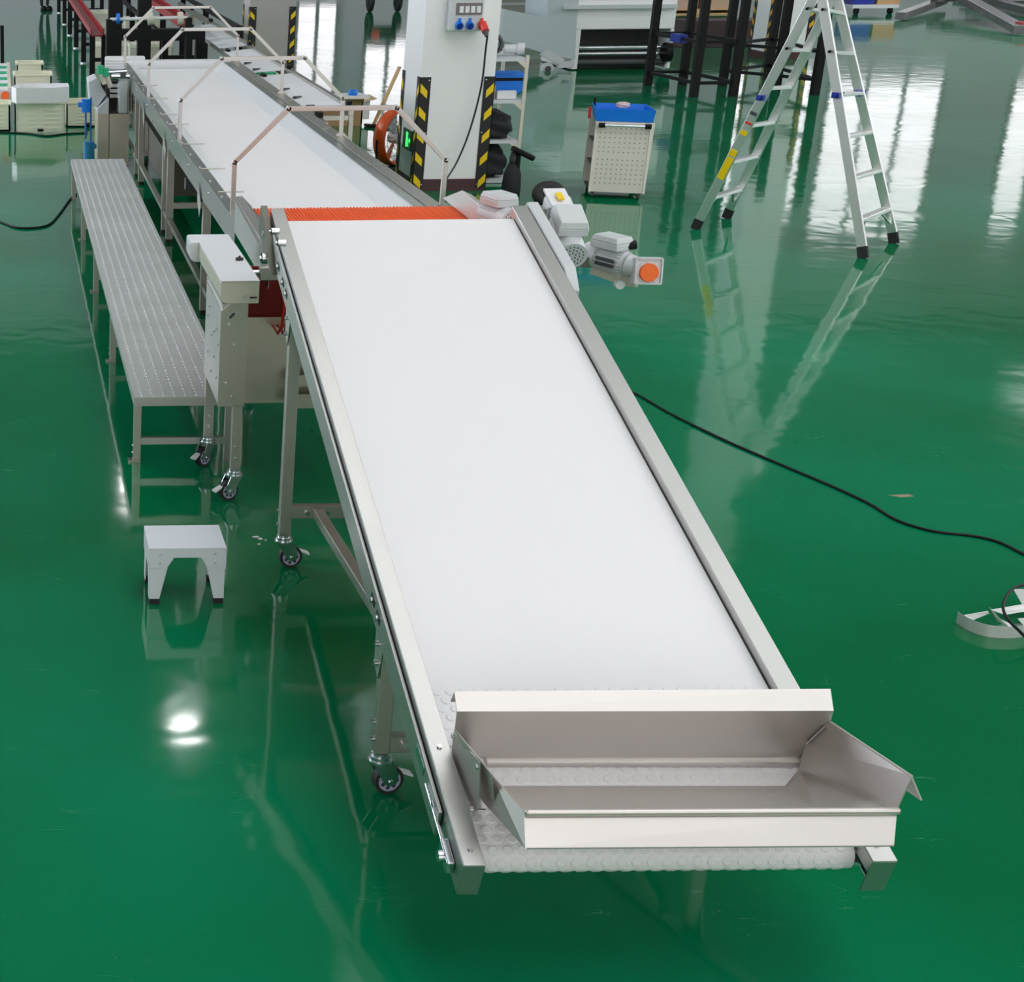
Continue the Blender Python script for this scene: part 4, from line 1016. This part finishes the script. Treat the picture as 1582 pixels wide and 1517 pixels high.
MB().lathe((X, Y-.03, 1.58), [(0, 0), (.05, .01), (.078, .06), (.088, .13), (.075, .2), (.04, .24), (0, .25)], 18).build('head', SKIN, pe)
MB().lathe((X, Y-.015, 1.68), [(.092, 0), (.096, .06), (.08, .12), (.04, .155), (0, .16)], 18).build('hair', BLACK, pe)
for s in (-1, 1): MB().lathe((X+s*.22, Y-.15, .78), [(0, 0), (.022, .01), (.032, .06), (.026, .12), (0, .13)], 12).build('hand', SKIN, pe)

# ================================================================== steel shelf rack behind the pillar
ra_ = thing('shelf_rack', 'pale metal shelf rack standing right behind the white pillar', 'shelf', (5.1, 18.3, 0))
rx0, rx1, ry0, ry1 = 4.99, 5.36, 16.95, 17.75
RZ = [.035, .442, .85, 1.27]
for x in (rx0, rx1):
    for y in (ry0, ry1): MB().span((x-.016, y-.016, 0), (x+.016, y+.016, 1.30)).build('post', BEIGE, ra_)
for z in RZ: MB().span((rx0, ry0, z-.03), (rx1, ry1, z)).build('shelf_board', GREYP, ra_)
for z in RZ[1:]: MB().prism([(rx1-.016, ry0-.012, z-.03), (rx1-.10, ry0-.012, z-.03), (rx1-.016, ry0-.012, z-.10)], (0, .008, 0)).build('brace', BEIGE, ra_)
bb = thing('storage_bin', 'blue plastic bin on the upper middle shelf of the rack', 'bin', (5.2, 17.3, RZ[2]), 'things on the shelf rack')
MB().prism([(5.02, 17.2, RZ[2]+.002), (5.33, 17.2, RZ[2]+.002), (5.46, 17.2, RZ[2]+.09), (5.47, 17.2, RZ[2]+.24), (5.0, 17.2, RZ[2]+.24)], (0, .34, 0)).build('bin_body', BLUE, bb, bevel=.01)
MB().span((5.04, 17.194, RZ[2]+.17), (5.42, 17.202, RZ[2]+.20)).build('bin_slot', BLACK, bb)
tag(MB().lathe((5.06, 17.06, RZ[2]+.001), [(0, 0), (.035, 0), (.038, .02), (.038, .12), (.025, .15), (0, .15)], 14).build('jar', CARD), 'brown jar in front of the blue bin on the rack', 'jar')
tag(MB().box((5.21, 17.06, RZ[2]+.045), (.20, .06, .085)).build('tray_of_parts', DRIP, None, .006), 'clear tray before the blue bin on the rack', 'tray')
def lump(name, c, s, mat, label, cat, seed=1, group=None):
    bm = bmesh.new(); bmesh.ops.create_icosphere(bm, subdivisions=4, radius=1)
    rnd = random.Random(seed); ph = [rnd.uniform(0, 6) for _ in range(9)]
    for v in bm.verts:
        p = v.co; k = 1+.10*math.sin(5*p.x+ph[0])*math.sin(4*p.y+ph[1])+.08*math.sin(9*p.z+ph[2]+3*p.x)+.04*math.sin(14*p.x+ph[3])*math.sin(13*p.z)
        q_ = V([math.copysign(abs(a)**.7, a) for a in p])*k; v.co = V((q_.x*s[0], q_.y*s[1], max(q_.z, -.9)*s[2]))
    me = bpy.data.meshes.new(name); bm.to_mesh(me); bm.free()
    for p in me.polygons: p.use_smooth = True
    me.materials.append(mat); o = bpy.data.objects.new(name, me); COL.objects.link(o); o.location = c
    return tag(o, label, cat, group)
lump('tool_bag', (5.17, 17.3, RZ[1]+.125), (.155, .30, .135), CLOTH, 'crumpled black bag on the middle shelf of the rack', 'bag', 2)
lump('tool_bag', (5.15, 17.3, RZ[0]+.15), (.145, .28, .165), CLOTH, 'crumpled black bag on the lowest shelf of the rack', 'bag', 5)
m = MB()
for i in range(7):
    r = .085+.007*(i % 4); m.tube([(5.08+r*math.cos(t*math.pi/12), 17.2+i*.018, RZ[3]+.115+r*math.sin(t*math.pi/12)) for t in range(24)], .009, 6, True)
tag(m.build('cable_coil', DGREY), 'coil of grey cable standing on the top shelf of the rack', 'cable coil')
tag(MB().cyl((5.20, 17.25, RZ[3]+.068), (5.33, 17.22, RZ[3]+.068), .048, 16).cyl((5.33, 17.22, RZ[3]+.068), (5.40, 17.20, RZ[3]+.068), .062, 16).build('spool', GREYP), 'pale cylinder lying at the right end of the top shelf', 'cylinder')
# black upright tool with a handle next to the rack
ch = thing('floor_scrubber', 'black upright tool with a wide handle standing between shelf rack and tool cart', 'tool', (5.16, 16.3, 0))
MB().cyl((5.16, 16.32, .02), (5.16, 16.32, .40), .032, 14).build('pole', BLACK, ch)
MB().beam(gy(792, 229, 16.3), gy(824, 245, 16.3), .12, .055).build('handle', BLACK, ch, bevel=.018)
MB().lathe((5.13, 16.34, 0), [(0, 0), (.09, 0), (.095, .05), (.085, .20), (.05, .30), (0, .31)], 18).build('canister', CLOTH, ch)
MB().lathe((5.13, 16.34, .30), [(.0, 0), (.04, .0), (.045, .06), (.03, .12), (0, .12)], 14).build('collar', DGREY, ch)
# loose black wheel / hose reel behind the motors
wl = thing('rubber_wheel', 'fat black rubber wheel lying on the floor behind the motors', 'wheel', (5.3, 14.9, 0))
wc = gz(848, 300, .13); MB().tube([wc+V((.11*math.cos(t*math.pi/14), .0+.03*math.sin(t*math.pi/14), .07*math.sin(t*math.pi/14))) for t in range(28)], .055, 12, True).build('tyre', RUB, wl)
MB().cyl(wc+V((0, -.03, 0)), wc+V((0, .03, 0)), .05, 18).build('wheel_hub', BLACK, wl)
hp = gy(850, 330, 10.0)

# ================================================================== tool cart
tc_ = thing('tool_cart', 'cream perforated tool cart with blue tray on the green floor', 'cart', (6.1, 16.2, 0))
A = gz(908, 300, 0); B = gz(994, 303, 0)
A = gz(907, 305); B = gz(994, 309); dpv = gz(893, 281)-A; dpv = dpv*.62; up = V((0, 0, 1)); zc0, zc1 = .06, .745; IN_ = .014
PEG = flat('cream_metal', (.80, .75, .68), .42)
dr = (B-A).normalized(); nv = dr.cross(up)
pn = MB().sheet([A+up*zc0, B+up*zc0, B+up*zc1+dr*.02, A+up*zc1+dr*.0], .01); pnl = pn.build('peg_panel', PEG, tc_, bevel=.003)
hm = MB()
for blk in (0, 1):
    for r in range(6):
        for c in range(10):
            p = A+dr*(.055+.0465*c)+up*(zc0+.09+.046*r+blk*.305)+nv*.001
            hm.cyl(p, p+nv*.0016, .0052, 6)
ho = hm.build('peg_holes', DARK, pnl)
MB().sheet([A+dpv+up*zc0, B+dpv+up*zc0, B+dpv+up*zc1, A+dpv+up*zc1], .01).build('peg_panel', PEG, tc_)
for p in (A, A+dpv, B, B+dpv): MB().box(p+up*(zc0+zc1)/2+dr*(.012 if p in (A, A+dpv) else -.012), (.022, .022, zc1-zc0)).build('corner_post', PEG, tc_)
for z in (zc0, .30, .52, zc1-.02):
    qq = [A+up*z+dr*.02-nv*.02, B+up*z-dr*.02-nv*.02, B+dpv+up*z-dr*.02+nv*.02, A+dpv+up*z+dr*.02+nv*.02]
    MB().hexa(qq, [p+up*.015 for p in qq]).build('shelf_board', DGREY if z < .7 else GREYP, tc_)
MB().cyl(A+dr*.05+up*(zc1-.03)+nv*.04, B-dr*.03+up*(zc1-.03)+nv*.04, .014, 12).build('push_handle', ZINC, tc_)
for e in (A+dr*.06, B-dr*.04): MB().cyl(e-dr*.03+up*(zc1-.03)+nv*.035, e+dr*.03+up*(zc1-.03)+nv*.035, .024, 12).build('handle_grip', BLACK, tc_)
for p in (A+dr*.05+dpv*.08, B-dr*.05+dpv*.08, A+dr*.05+dpv*.92, B-dr*.05+dpv*.92):
    MB().cyl(p+up*.03-dr*.012, p+up*.03+dr*.012, .03, 16).box(p+up*.062, (.03, .03, .03)).build('caster', DGREY, tc_)
ty = thing('parts_tray', 'bright blue plastic tray of odds and ends on the tool cart', 'tray', A+dr*.3+up*zc1)
q_ = [A+dr*.0+up*(zc1+.002)-nv*.02, B-dr*.0+up*(zc1+.002)-nv*.02, B-dr*.02+dpv*.9+up*(zc1+.002), A+dr*.02+dpv*.9+up*(zc1+.002)]
ctr = sum(q_, V())/4
m = MB(); hi = [ctr+(p-ctr)*1.05+up*.115 for p in q_]
for i in range(4): m.sheet([q_[i], q_[(i+1) % 4], hi[(i+1) % 4], hi[i]], .008)
m.sheet(q_, -.006); m.build('tray_body', BLUE, ty)
tag(lump('white_rag', ctr+up*.13+dr*.0, (.06, .05, .03), flat('pink_white_rag', (.75, .55, .55), .8), 'crumpled pinkish rag lying on the blue tray', 'rag', 9), 'crumpled pinkish rag lying on the blue tray', 'rag')
tag(MB().cyl(A+dpv*.4+up*(zc1+.0)+dr*-.04, A+dpv*.4+up*(zc1+.11)+dr*-.04, .014, 10).build('screwdriver', REDP), 'red handled tool standing at the left end of the cart top', 'tool')
tag(MB().cyl(A+dpv*.9+up*(zc1)+dr*.03, A+dpv*.9+up*(zc1+.17)+dr*.03, .012, 8).build('file_tool', BLACK), 'thin black tool upright at the back of the cart', 'tool')

# ================================================================== white cabinet machine at the top
wh = thing('white_machine', 'large white cabinet machine with rollers under its hood at the top', 'machine', (9.9, 28.5, 0))
y0 = 28.0
def qx(px, py, Y=28.0): return gy(px, py, Y)
MB().span((qx(888, 45).x, y0, .66), (qx(1042, 45).x, y0+1.6, 1.75)).build('upper_cabinet', WHITE, wh, bevel=.02)
MB().span((qx(888, 45).x, y0, .02), (qx(893, 90).x, y0+1.6, .66)).build('side_leg_panel', WHITE, wh)
MB().span((qx(1037, 45).x, y0, .02), (qx(1042, 45).x, y0+1.6, .66)).build('side_leg_panel', WHITE, wh)
MB().span((qx(893, 45).x, y0+.5, .0), (qx(1037, 45).x, y0+.55, .66)).build('dark_back', DARK, wh)
for z, r in ((.36, .035), (.26, .035), (.12, .05)):
    MB().cyl((qx(895, 80).x, y0+.1, z), (qx(1030, 80).x, y0+.1, z), r, 16).build('roller', ZINC if r < .04 else DGREY, wh)
MB().cyl((qx(1026, 80).x, y0+.02, .28), (qx(1036, 80).x, y0+.02, .28), .16, 20).build('drive_disc', BLACK, wh)
MB().span((qx(870, 0).x, y0-.10, 1.0), (qx(1045, 0).x, y0, 1.06)).build('ledge', GREYP, wh)
pts = [(qx(775, 20).x, .95), (qx(885, 20).x, 1.55), (qx(887, 90).x, .25), (qx(850, 85).x, .30), (qx(820, 60).x, .50), (qx(775, 55).x, .62)]
pts = [(qx(778, 14).x, qx(778, 14).z), (qx(843, 40).x, qx(843, 28).z), (qx(845, 0).x, 1.35), (qx(890, 0).x, 1.35), (qx(888, 92).x, qx(888, 92).z), (qx(848, 84).x, qx(848, 84).z), (qx(775, 62).x, qx(775, 62).z)]
MB().prism([(a, y0-.02, b_) for a, b_ in pts], (0, 1.2, 0)).build('side_hopper', flat('pale_blue_grey', (.50, .57, .60), .4, vary=.03), wh)
MB().beam(qx(838, 80), qx(868, 96), .10, .12).beam(qx(862, 100), qx(885, 98), .12, .10).build('support_arm', MOTOR, wh)
MB().cyl(qx(845, 106)+V((-.0, -.05, 0)), qx(845, 106)+V((0, .02, 0)), .10, 22).build('wheel', GREYP, wh)
MB().cyl(qx(845, 106)+V((-.0, -.07, 0)), qx(845, 106)+V((0, .0, 0)), .05, 18).build('wheel_hub', DGREY, wh)
for i in range(2): MB().span((9.0+i*.0, 30.5, 1.30-i*.3), (8.2, 31.2, 1.5-i*.3)).build('louvre', flat('louvre_grey', (.30, .29, .27), .5), wh)
t = thing('grey_panels', 'brown grey slatted panels behind the white machine hopper', 'panel', (9.2, 33.5, 0))
for i in range(6):
    MB().span((8.9, 33.6, .15+i*.20), (11.2, 33.64, .30+i*.20)).build('slat', flat('slat_grey', (.28, .27, .25), .5), t)
for x in (8.92, 10.0, 11.18): MB().span((x-.03, 33.64, 0), (x+.03, 33.72, 1.4)).build('post', GREYP, t)

# ================================================================== black square frames
def cube_frame(x0, x1, y0, y1, h, z1, z2, label, group):
    t = thing('black_frame', label, 'steel frame', ((x0+x1)/2, (y0+y1)/2, 0), group)
    for x in (x0, x1):
        for y in (y0, y1): MB().span((x-.055, y-.055, 0), (x+.055, y+.055, h)).build('leg', BLACK, t)
    for z in (z1, z2, h-.05):
        for a, b_ in (((x0, y0), (x1, y0)), ((x0, y1), (x1, y1)), ((x0, y0), (x0, y1)), ((x1, y0), (x1, y1))):
            MB().beam((a[0], a[1], z), (b_[0], b_[1], z), .05, .05).build('cross_bar', BLACK, t)
    return t
def rot_frame(p, h, zs, label, w_=.105):
    """frame on four floor points p (near-left, near-right, far-right, far-left)"""
    t = thing('equipment_stand', label, 'steel frame', sum(p, V())/4, 'black square frames behind the ladder')
    for q_ in p: MB().span((q_.x-w_/2, q_.y-w_/2, 0), (q_.x+w_/2, q_.y+w_/2, h)).build('leg', BLACK, t)
    for z in zs:
        for i in range(4):
            a, b_ = p[i], p[(i+1) % 4]; d = (b_-a).normalized()*w_*.55
            MB().beam(V((a.x, a.y, z))+d, V((b_.x, b_.y, z))-d, .045, .045).build('cross_bar', BLACK, t)
    return t
f1 = [gz(1000, 133), gz(1068, 150), gz(1130, 150), gz(1052, 130)]
f1 = [V((9.98, 25.4, 0)), V((10.12, 24.15, 0)), V((10.66, 24.15, 0)), V((10.62, 25.5, 0))]
f1 = [gz(1000, 132), gz(1071, 150), gz(1132, 149), gz(1054, 131)]
rot_frame(f1, 2.4, (.20, .78, 1.7), 'left black square steel frame with a blue wrap on its bar')
f2 = [gz(1141, 128), gz(1190, 128), gz(1256, 148), gz(1207, 150)]
f2 = [gz(1146, 137), gz(1199, 147), gz(1256, 149), gz(1182, 122)]
rot_frame([gz(1116, 132), gz(1185, 122), gz(1258, 147), gz(1198, 140)], 1.6, (.22, .62), 'right black square steel frame behind the ladder')
c = (V((f1[0].x, f1[0].y, .78))+V((f1[1].x, f1[1].y, .78)))/2
tag(MB().box(V((f1[0].x*.45+f1[1].x*.55, f1[0].y*.45+f1[1].y*.55, .78)), (.12, .30, .12), rz=.1).build('blue_wrap', BLUED), 'blue wrap around the middle bar of the left black frame', 'wrap')

# ================================================================== stepladder
la = thing('stepladder', 'tall aluminium multi position ladder opened as an A frame', 'ladder', (6.9, 14.0, 0))
A1 = gz(1073, 354); A2 = gz(1121, 337); Bq1 = gz(1335, 399); Bq2 = gz(1383, 376)
mid = (A1+A2+Bq1+Bq2)/4
T1 = gy(1267, -22, 13.78); T2 = gy(1291, -14, 14.12)
def railm(a, b_, w1=.030, w2=.075, name='side_rail', lab=None):
    d = (b_-a).normalized()
    return MB().beam(a+d*.07, b_, w2, w1, (A2-A1).normalized()).build(name, ALU, la, bevel=.003)
ra1 = railm(A1, T1); ra2 = railm(A2, T2); rb1 = railm(Bq1, T1); rb2 = railm(Bq2, T2)
for a, b_ in ((A1, T1), (A2, T2), (Bq1, T1), (Bq2, T2)):
    d = (b_-a).normalized(); MB().beam(V((a.x, a.y, .0))+V((d.x, d.y, 0))*.02, a+d*.10, .082, .036, (A2-A1).normalized()).build('rubber_foot', RUB, la, bevel=.004)
for (a, ta, b_, tb) in ((A1, T1, A2, T2), (Bq1, T1, Bq2, T2)):
    for t in (.14, .295, .448, .602, .757, .912):
        p, q_ = a.lerp(ta, t), b_.lerp(tb, t); MB().beam(p, q_, .070, .028).build('rung', ALU, la, bevel=.003)
    p, q_ = a.lerp(ta, .14), b_.lerp(tb, .14)
    MB().beam(p.lerp(q_, .25), a.lerp(ta, .075), .02, .006).beam(p.lerp(q_, .75), b_.lerp(tb, .075), .02, .006).build('brace', ALU, la)
for a, t_, tt in ((Bq1, T1, .602), (Bq2, T2, .602), (A1, T1, .565)):
    p = a.lerp(t_, tt); MB().box(p, (.10, .06, .045), rz=.7).cyl(p-V((.06, .05, 0)), p+V((.06, .05, 0)), .014, 10).build('locking_pin', BLUED, la)
for a, t_ in ((A1, T1), (Bq1, T1)):
    for tt in (.762, .915): p = a.lerp(t_, tt)+V((-.014, -.02, 0)); MB().cyl(p, p+V((-.02, -.025, 0)), .012, 10).build('rivet', BLACK, la)
for tt, mm, ln in ((.27, YEL, .045), (.335, YEL, .012), (.42, YEL, .008), (.50, DGREY, .006), (.46, REDP, .004)):
    p = A1.lerp(T1, tt-ln); q_ = A1.lerp(T1, tt+ln); n_ = V((-.012, -.012, 0))
    MB().beam(p+n_, q_+n_, .060, .012, (A2-A1).normalized()).build('safety_label', mm, la)
MB().box((T1+T2)/2, (.12, .40, .08), rz=-.6).build('top_hinge', ALU, la, bevel=.01)

# ================================================================== floor cable right and offcut strips
floor_cable([(930, 584), (984, 609), (1040, 641), (1120, 680), (1210, 719), (1290, 753), (1345, 779), (1385, 803), (1440, 820), (1505, 828), (1545, 838), (1582, 856), (1640, 885)], .0066, 'long black cable snaking across the open green floor at right')
def strip(pts, w_, label, h=.0):
    P = [V(p) for p in pts]; m = MB()
    for a, b_ in zip(P, P[1:]):
        m.add([a, b_, b_+V((0, 0, w_)), a+V((0, 0, w_)), a+V((.0, .002, 0)), b_+V((0, .002, 0)), b_+V((0, .002, w_)), a+V((0, .002, w_))],
              [(0, 1, 2, 3), (7, 6, 5, 4), (0, 4, 5, 1), (3, 2, 6, 7)])
    return m
OFF = flat('offcut_white', (.62, .66, .64), .35, metal=.3)
s1 = smooth([gz(1477, 962), gz(1500, 976), (gz(1535, 985)), gz(1582, 984), gz(1640, 970), gz(1700, 950)], 6)
tag(strip([p for p in s1], .052, '').build('metal_offcut', OFF), 'curved pale metal strip standing on edge, lowest of the scrap pile', 'metal strip', None)
def fl(a, label, z=.03):
    m = MB().sheet([gz(x, y, zz) for x, y, zz in a], .002); return tag(m.build('metal_offcut', OFF), label, 'metal strip', None)
fl([(1486, 951, .03), (1526, 944, .05), (1528, 948, .05), (1504, 958, .02)], 'short pale scrap strip pointing left out of the scrap pile')
fl([(1530, 942, .04), (1600, 930, .05), (1600, 942, .03), (1552, 950, .02)], 'wide pale scrap strip in the middle of the scrap pile')
fl([(1529, 938, .07), (1545, 956, .03), (1575, 970, .01), (1560, 969, .01), (1540, 958, .02)], 'narrow curved scrap strip crossing the middle of the pile')
fl([(1565, 910, .10), (1590, 910, .10), (1600, 930, .05), (1580, 936, .04)], 'pale scrap strip at the top of the pile by the right edge')
fl([(1572, 956, .02), (1620, 952, .02), (1620, 978, .01), (1582, 968, .01)], 'flat pale scrap piece at the right edge of the pile')
pts = smooth([gz(1640, 880, .02), gz(1590, 900, .09), gz(1562, 912, .10), gz(1550, 935, .10), gz(1556, 955, .10), gz(1575, 975, .07), gz(1600, 1000, .01)], 8)
tag(MB().tube(pts, .0062, 8).build('looped_cable', CABLE), 'black cable looping over the pale scrap strips', 'cable')

# ================================================================== far background, top right and top centre
pt = thing('wooden_pallet', 'wooden pallet under cartons behind the black frames', 'pallet', (17.2, 41, 0))
px0, px1, pyy = gz(1025, 24).x, gz(1152, 24).x, 40.3
MB().span((px0, pyy, .10), (px1, pyy+1, .13)).span((px0, pyy, 0), (px1, pyy+1, .03)).build('deck', WOOD, pt)
for x in (px0+.1, (px0+px1)/2, px1-.1): MB().span((x-.09, pyy, .03), (x+.09, pyy+1, .10)).build('block', WOOD, pt)
tag(MB().span((px0+.05, pyy+.05, .131), (px0+(px1-px0)*.48, pyy+.95, .80)).build('carton', flat('pinkish_carton', (.50, .33, .26), .7)), 'pinkish carton on the left half of the pallet', 'carton')
tag(MB().span((px0+(px1-px0)*.52, pyy+.05, .131), (px1-.05, pyy+.95, .72)).build('carton', flat('tan_carton', (.48, .32, .22), .7)), 'tan carton on the right half of the pallet', 'carton')
def wbeam(a, b_, h, w_, label, ha=0, hb=0):
    p, q_ = gz(*a), gz(*b_); p.z = ha+h/2; q_.z = hb+h/2
    return tag(MB().beam(p, q_, w_, h).build('wrapped_beam', WRAP, None, .01), label, 'steel beam')
wbeam((1390, 32), (1455, 12), .16, .22, 'shorter wrapped grey beam pointing left in the far pile', .02, .10)
wb_ = wbeam((1450, 10), (1575, 54), .16, .26, 'long wrapped grey beam slanting down to the right in the far pile', .42, .02)
wbeam((1440, 18), (1640, 10), .18, .22, 'wrapped grey beam lying level at the back of the far pile', .22, .26)
wbeam((1500, 6), (1640, 36), .16, .22, 'wrapped grey beam at the right edge of the far pile', .10, .02)
e = gz(1572, 52); MB().box((e.x+.05, e.y, .13), (.12, .28, .20)).build('end_cap', flat('red_wrap', (.55, .05, .07), .4), wb_)
fb = thing('flat_trolley', 'grey flat trolley carrying boxes behind the ladder', 'trolley', (21, 41, 0))
tx0, tx1, tyy = gz(1326, 24).x, gz(1404, 24).x, gz(1360, 22).y
MB().span((tx0, tyy, .14), (tx1, tyy+1, .22)).build('deck', MOTOR, fb)
for x in (tx0+.15, tx1-.15): MB().cyl((x-.04, tyy+.1, .07), (x+.04, tyy+.1, .07), .07, 14).build('caster', BLACK, fb)
tag(MB().span((tx0+.05, tyy+.1, .221), (tx0+.55, tyy+.8, .62)).build('blue_crate', BLUED, None, .01), 'dark blue crate on the left of the grey trolley', 'crate')
tag(MB().span((tx0+.62, tyy+.1, .221), (tx0+1.15, tyy+.8, .58)).build('carton', CARD, None, .005), 'brown carton on the right of the grey trolley', 'carton')
cl = thing('steel_sheet_stack', 'dark stack of steel parts at the top right corner', 'steel stack', (25, 44, 0))
for i in range(4): MB().span((25.2+.2*i, 43.6+.1*i, .04+i*.16), (28.5-.3*i, 44.5, .14+i*.16)).build('plate', WRAP, cl)
tag(MB().span((13.0, 31.8, 0), (14.7, 32.5, .5)).build('dark_cabinet', flat('dark_red_cabinet', (.06, .03, .035), .5), None, .01), 'low dark cabinet behind the white pillar and ladder', 'cabinet')
sh = thing('scooter', 'black wheeled vehicle with a red panel standing far back at the top', 'vehicle', (9.5, 42.5, 0))
for x in (9.30, 10.0): MB().tube([(x, 42.4+.22*math.cos(t*math.pi/12), .28+.22*math.sin(t*math.pi/12)) for t in range(24)], .07, 8, True).build('tyre', RUB, sh)
MB().box((9.65, 42.6, .62), (.7, .6, .5)).build('body_shell', BLACK, sh, bevel=.05); MB().box((9.45, 42.25, .55), (.2, .1, .2)).build('front_panel', REDP, sh, bevel=.02)

# small litter on the floor
lt = MB()
for x, y, a, b_ in ((395, 830, .018, .010), (402, 833, .012, .012), (400, 841, .008, .006), (410, 835, .006, .005)):
    p = gz(x, y); lt.prism([p+V((-a, 0, 0)), p+V((0, -b_, 0)), p+V((a, -b_*.3, 0)), p+V((a*.4, b_, 0))], (0, 0, .004))
tag(lt.build('plastic_scraps', PVC), 'tiny white scraps on the floor left of the nearer caster', 'litter', None, 'stuff')
p = gz(1392, 766); tag(MB().prism([p+V((-.06, .01, 0)), p+V((-.01, -.02, 0)), p+V((.06, -.01, 0)), p+V((.05, .02, 0)), p+V((.0, .015, 0))], (0, 0, .001)).build('tape_scrap', flat('pinkish_tape', (.30, .22, .16), .6)), 'faded brownish scrap of tape on the open floor beside the long cable', 'tape')
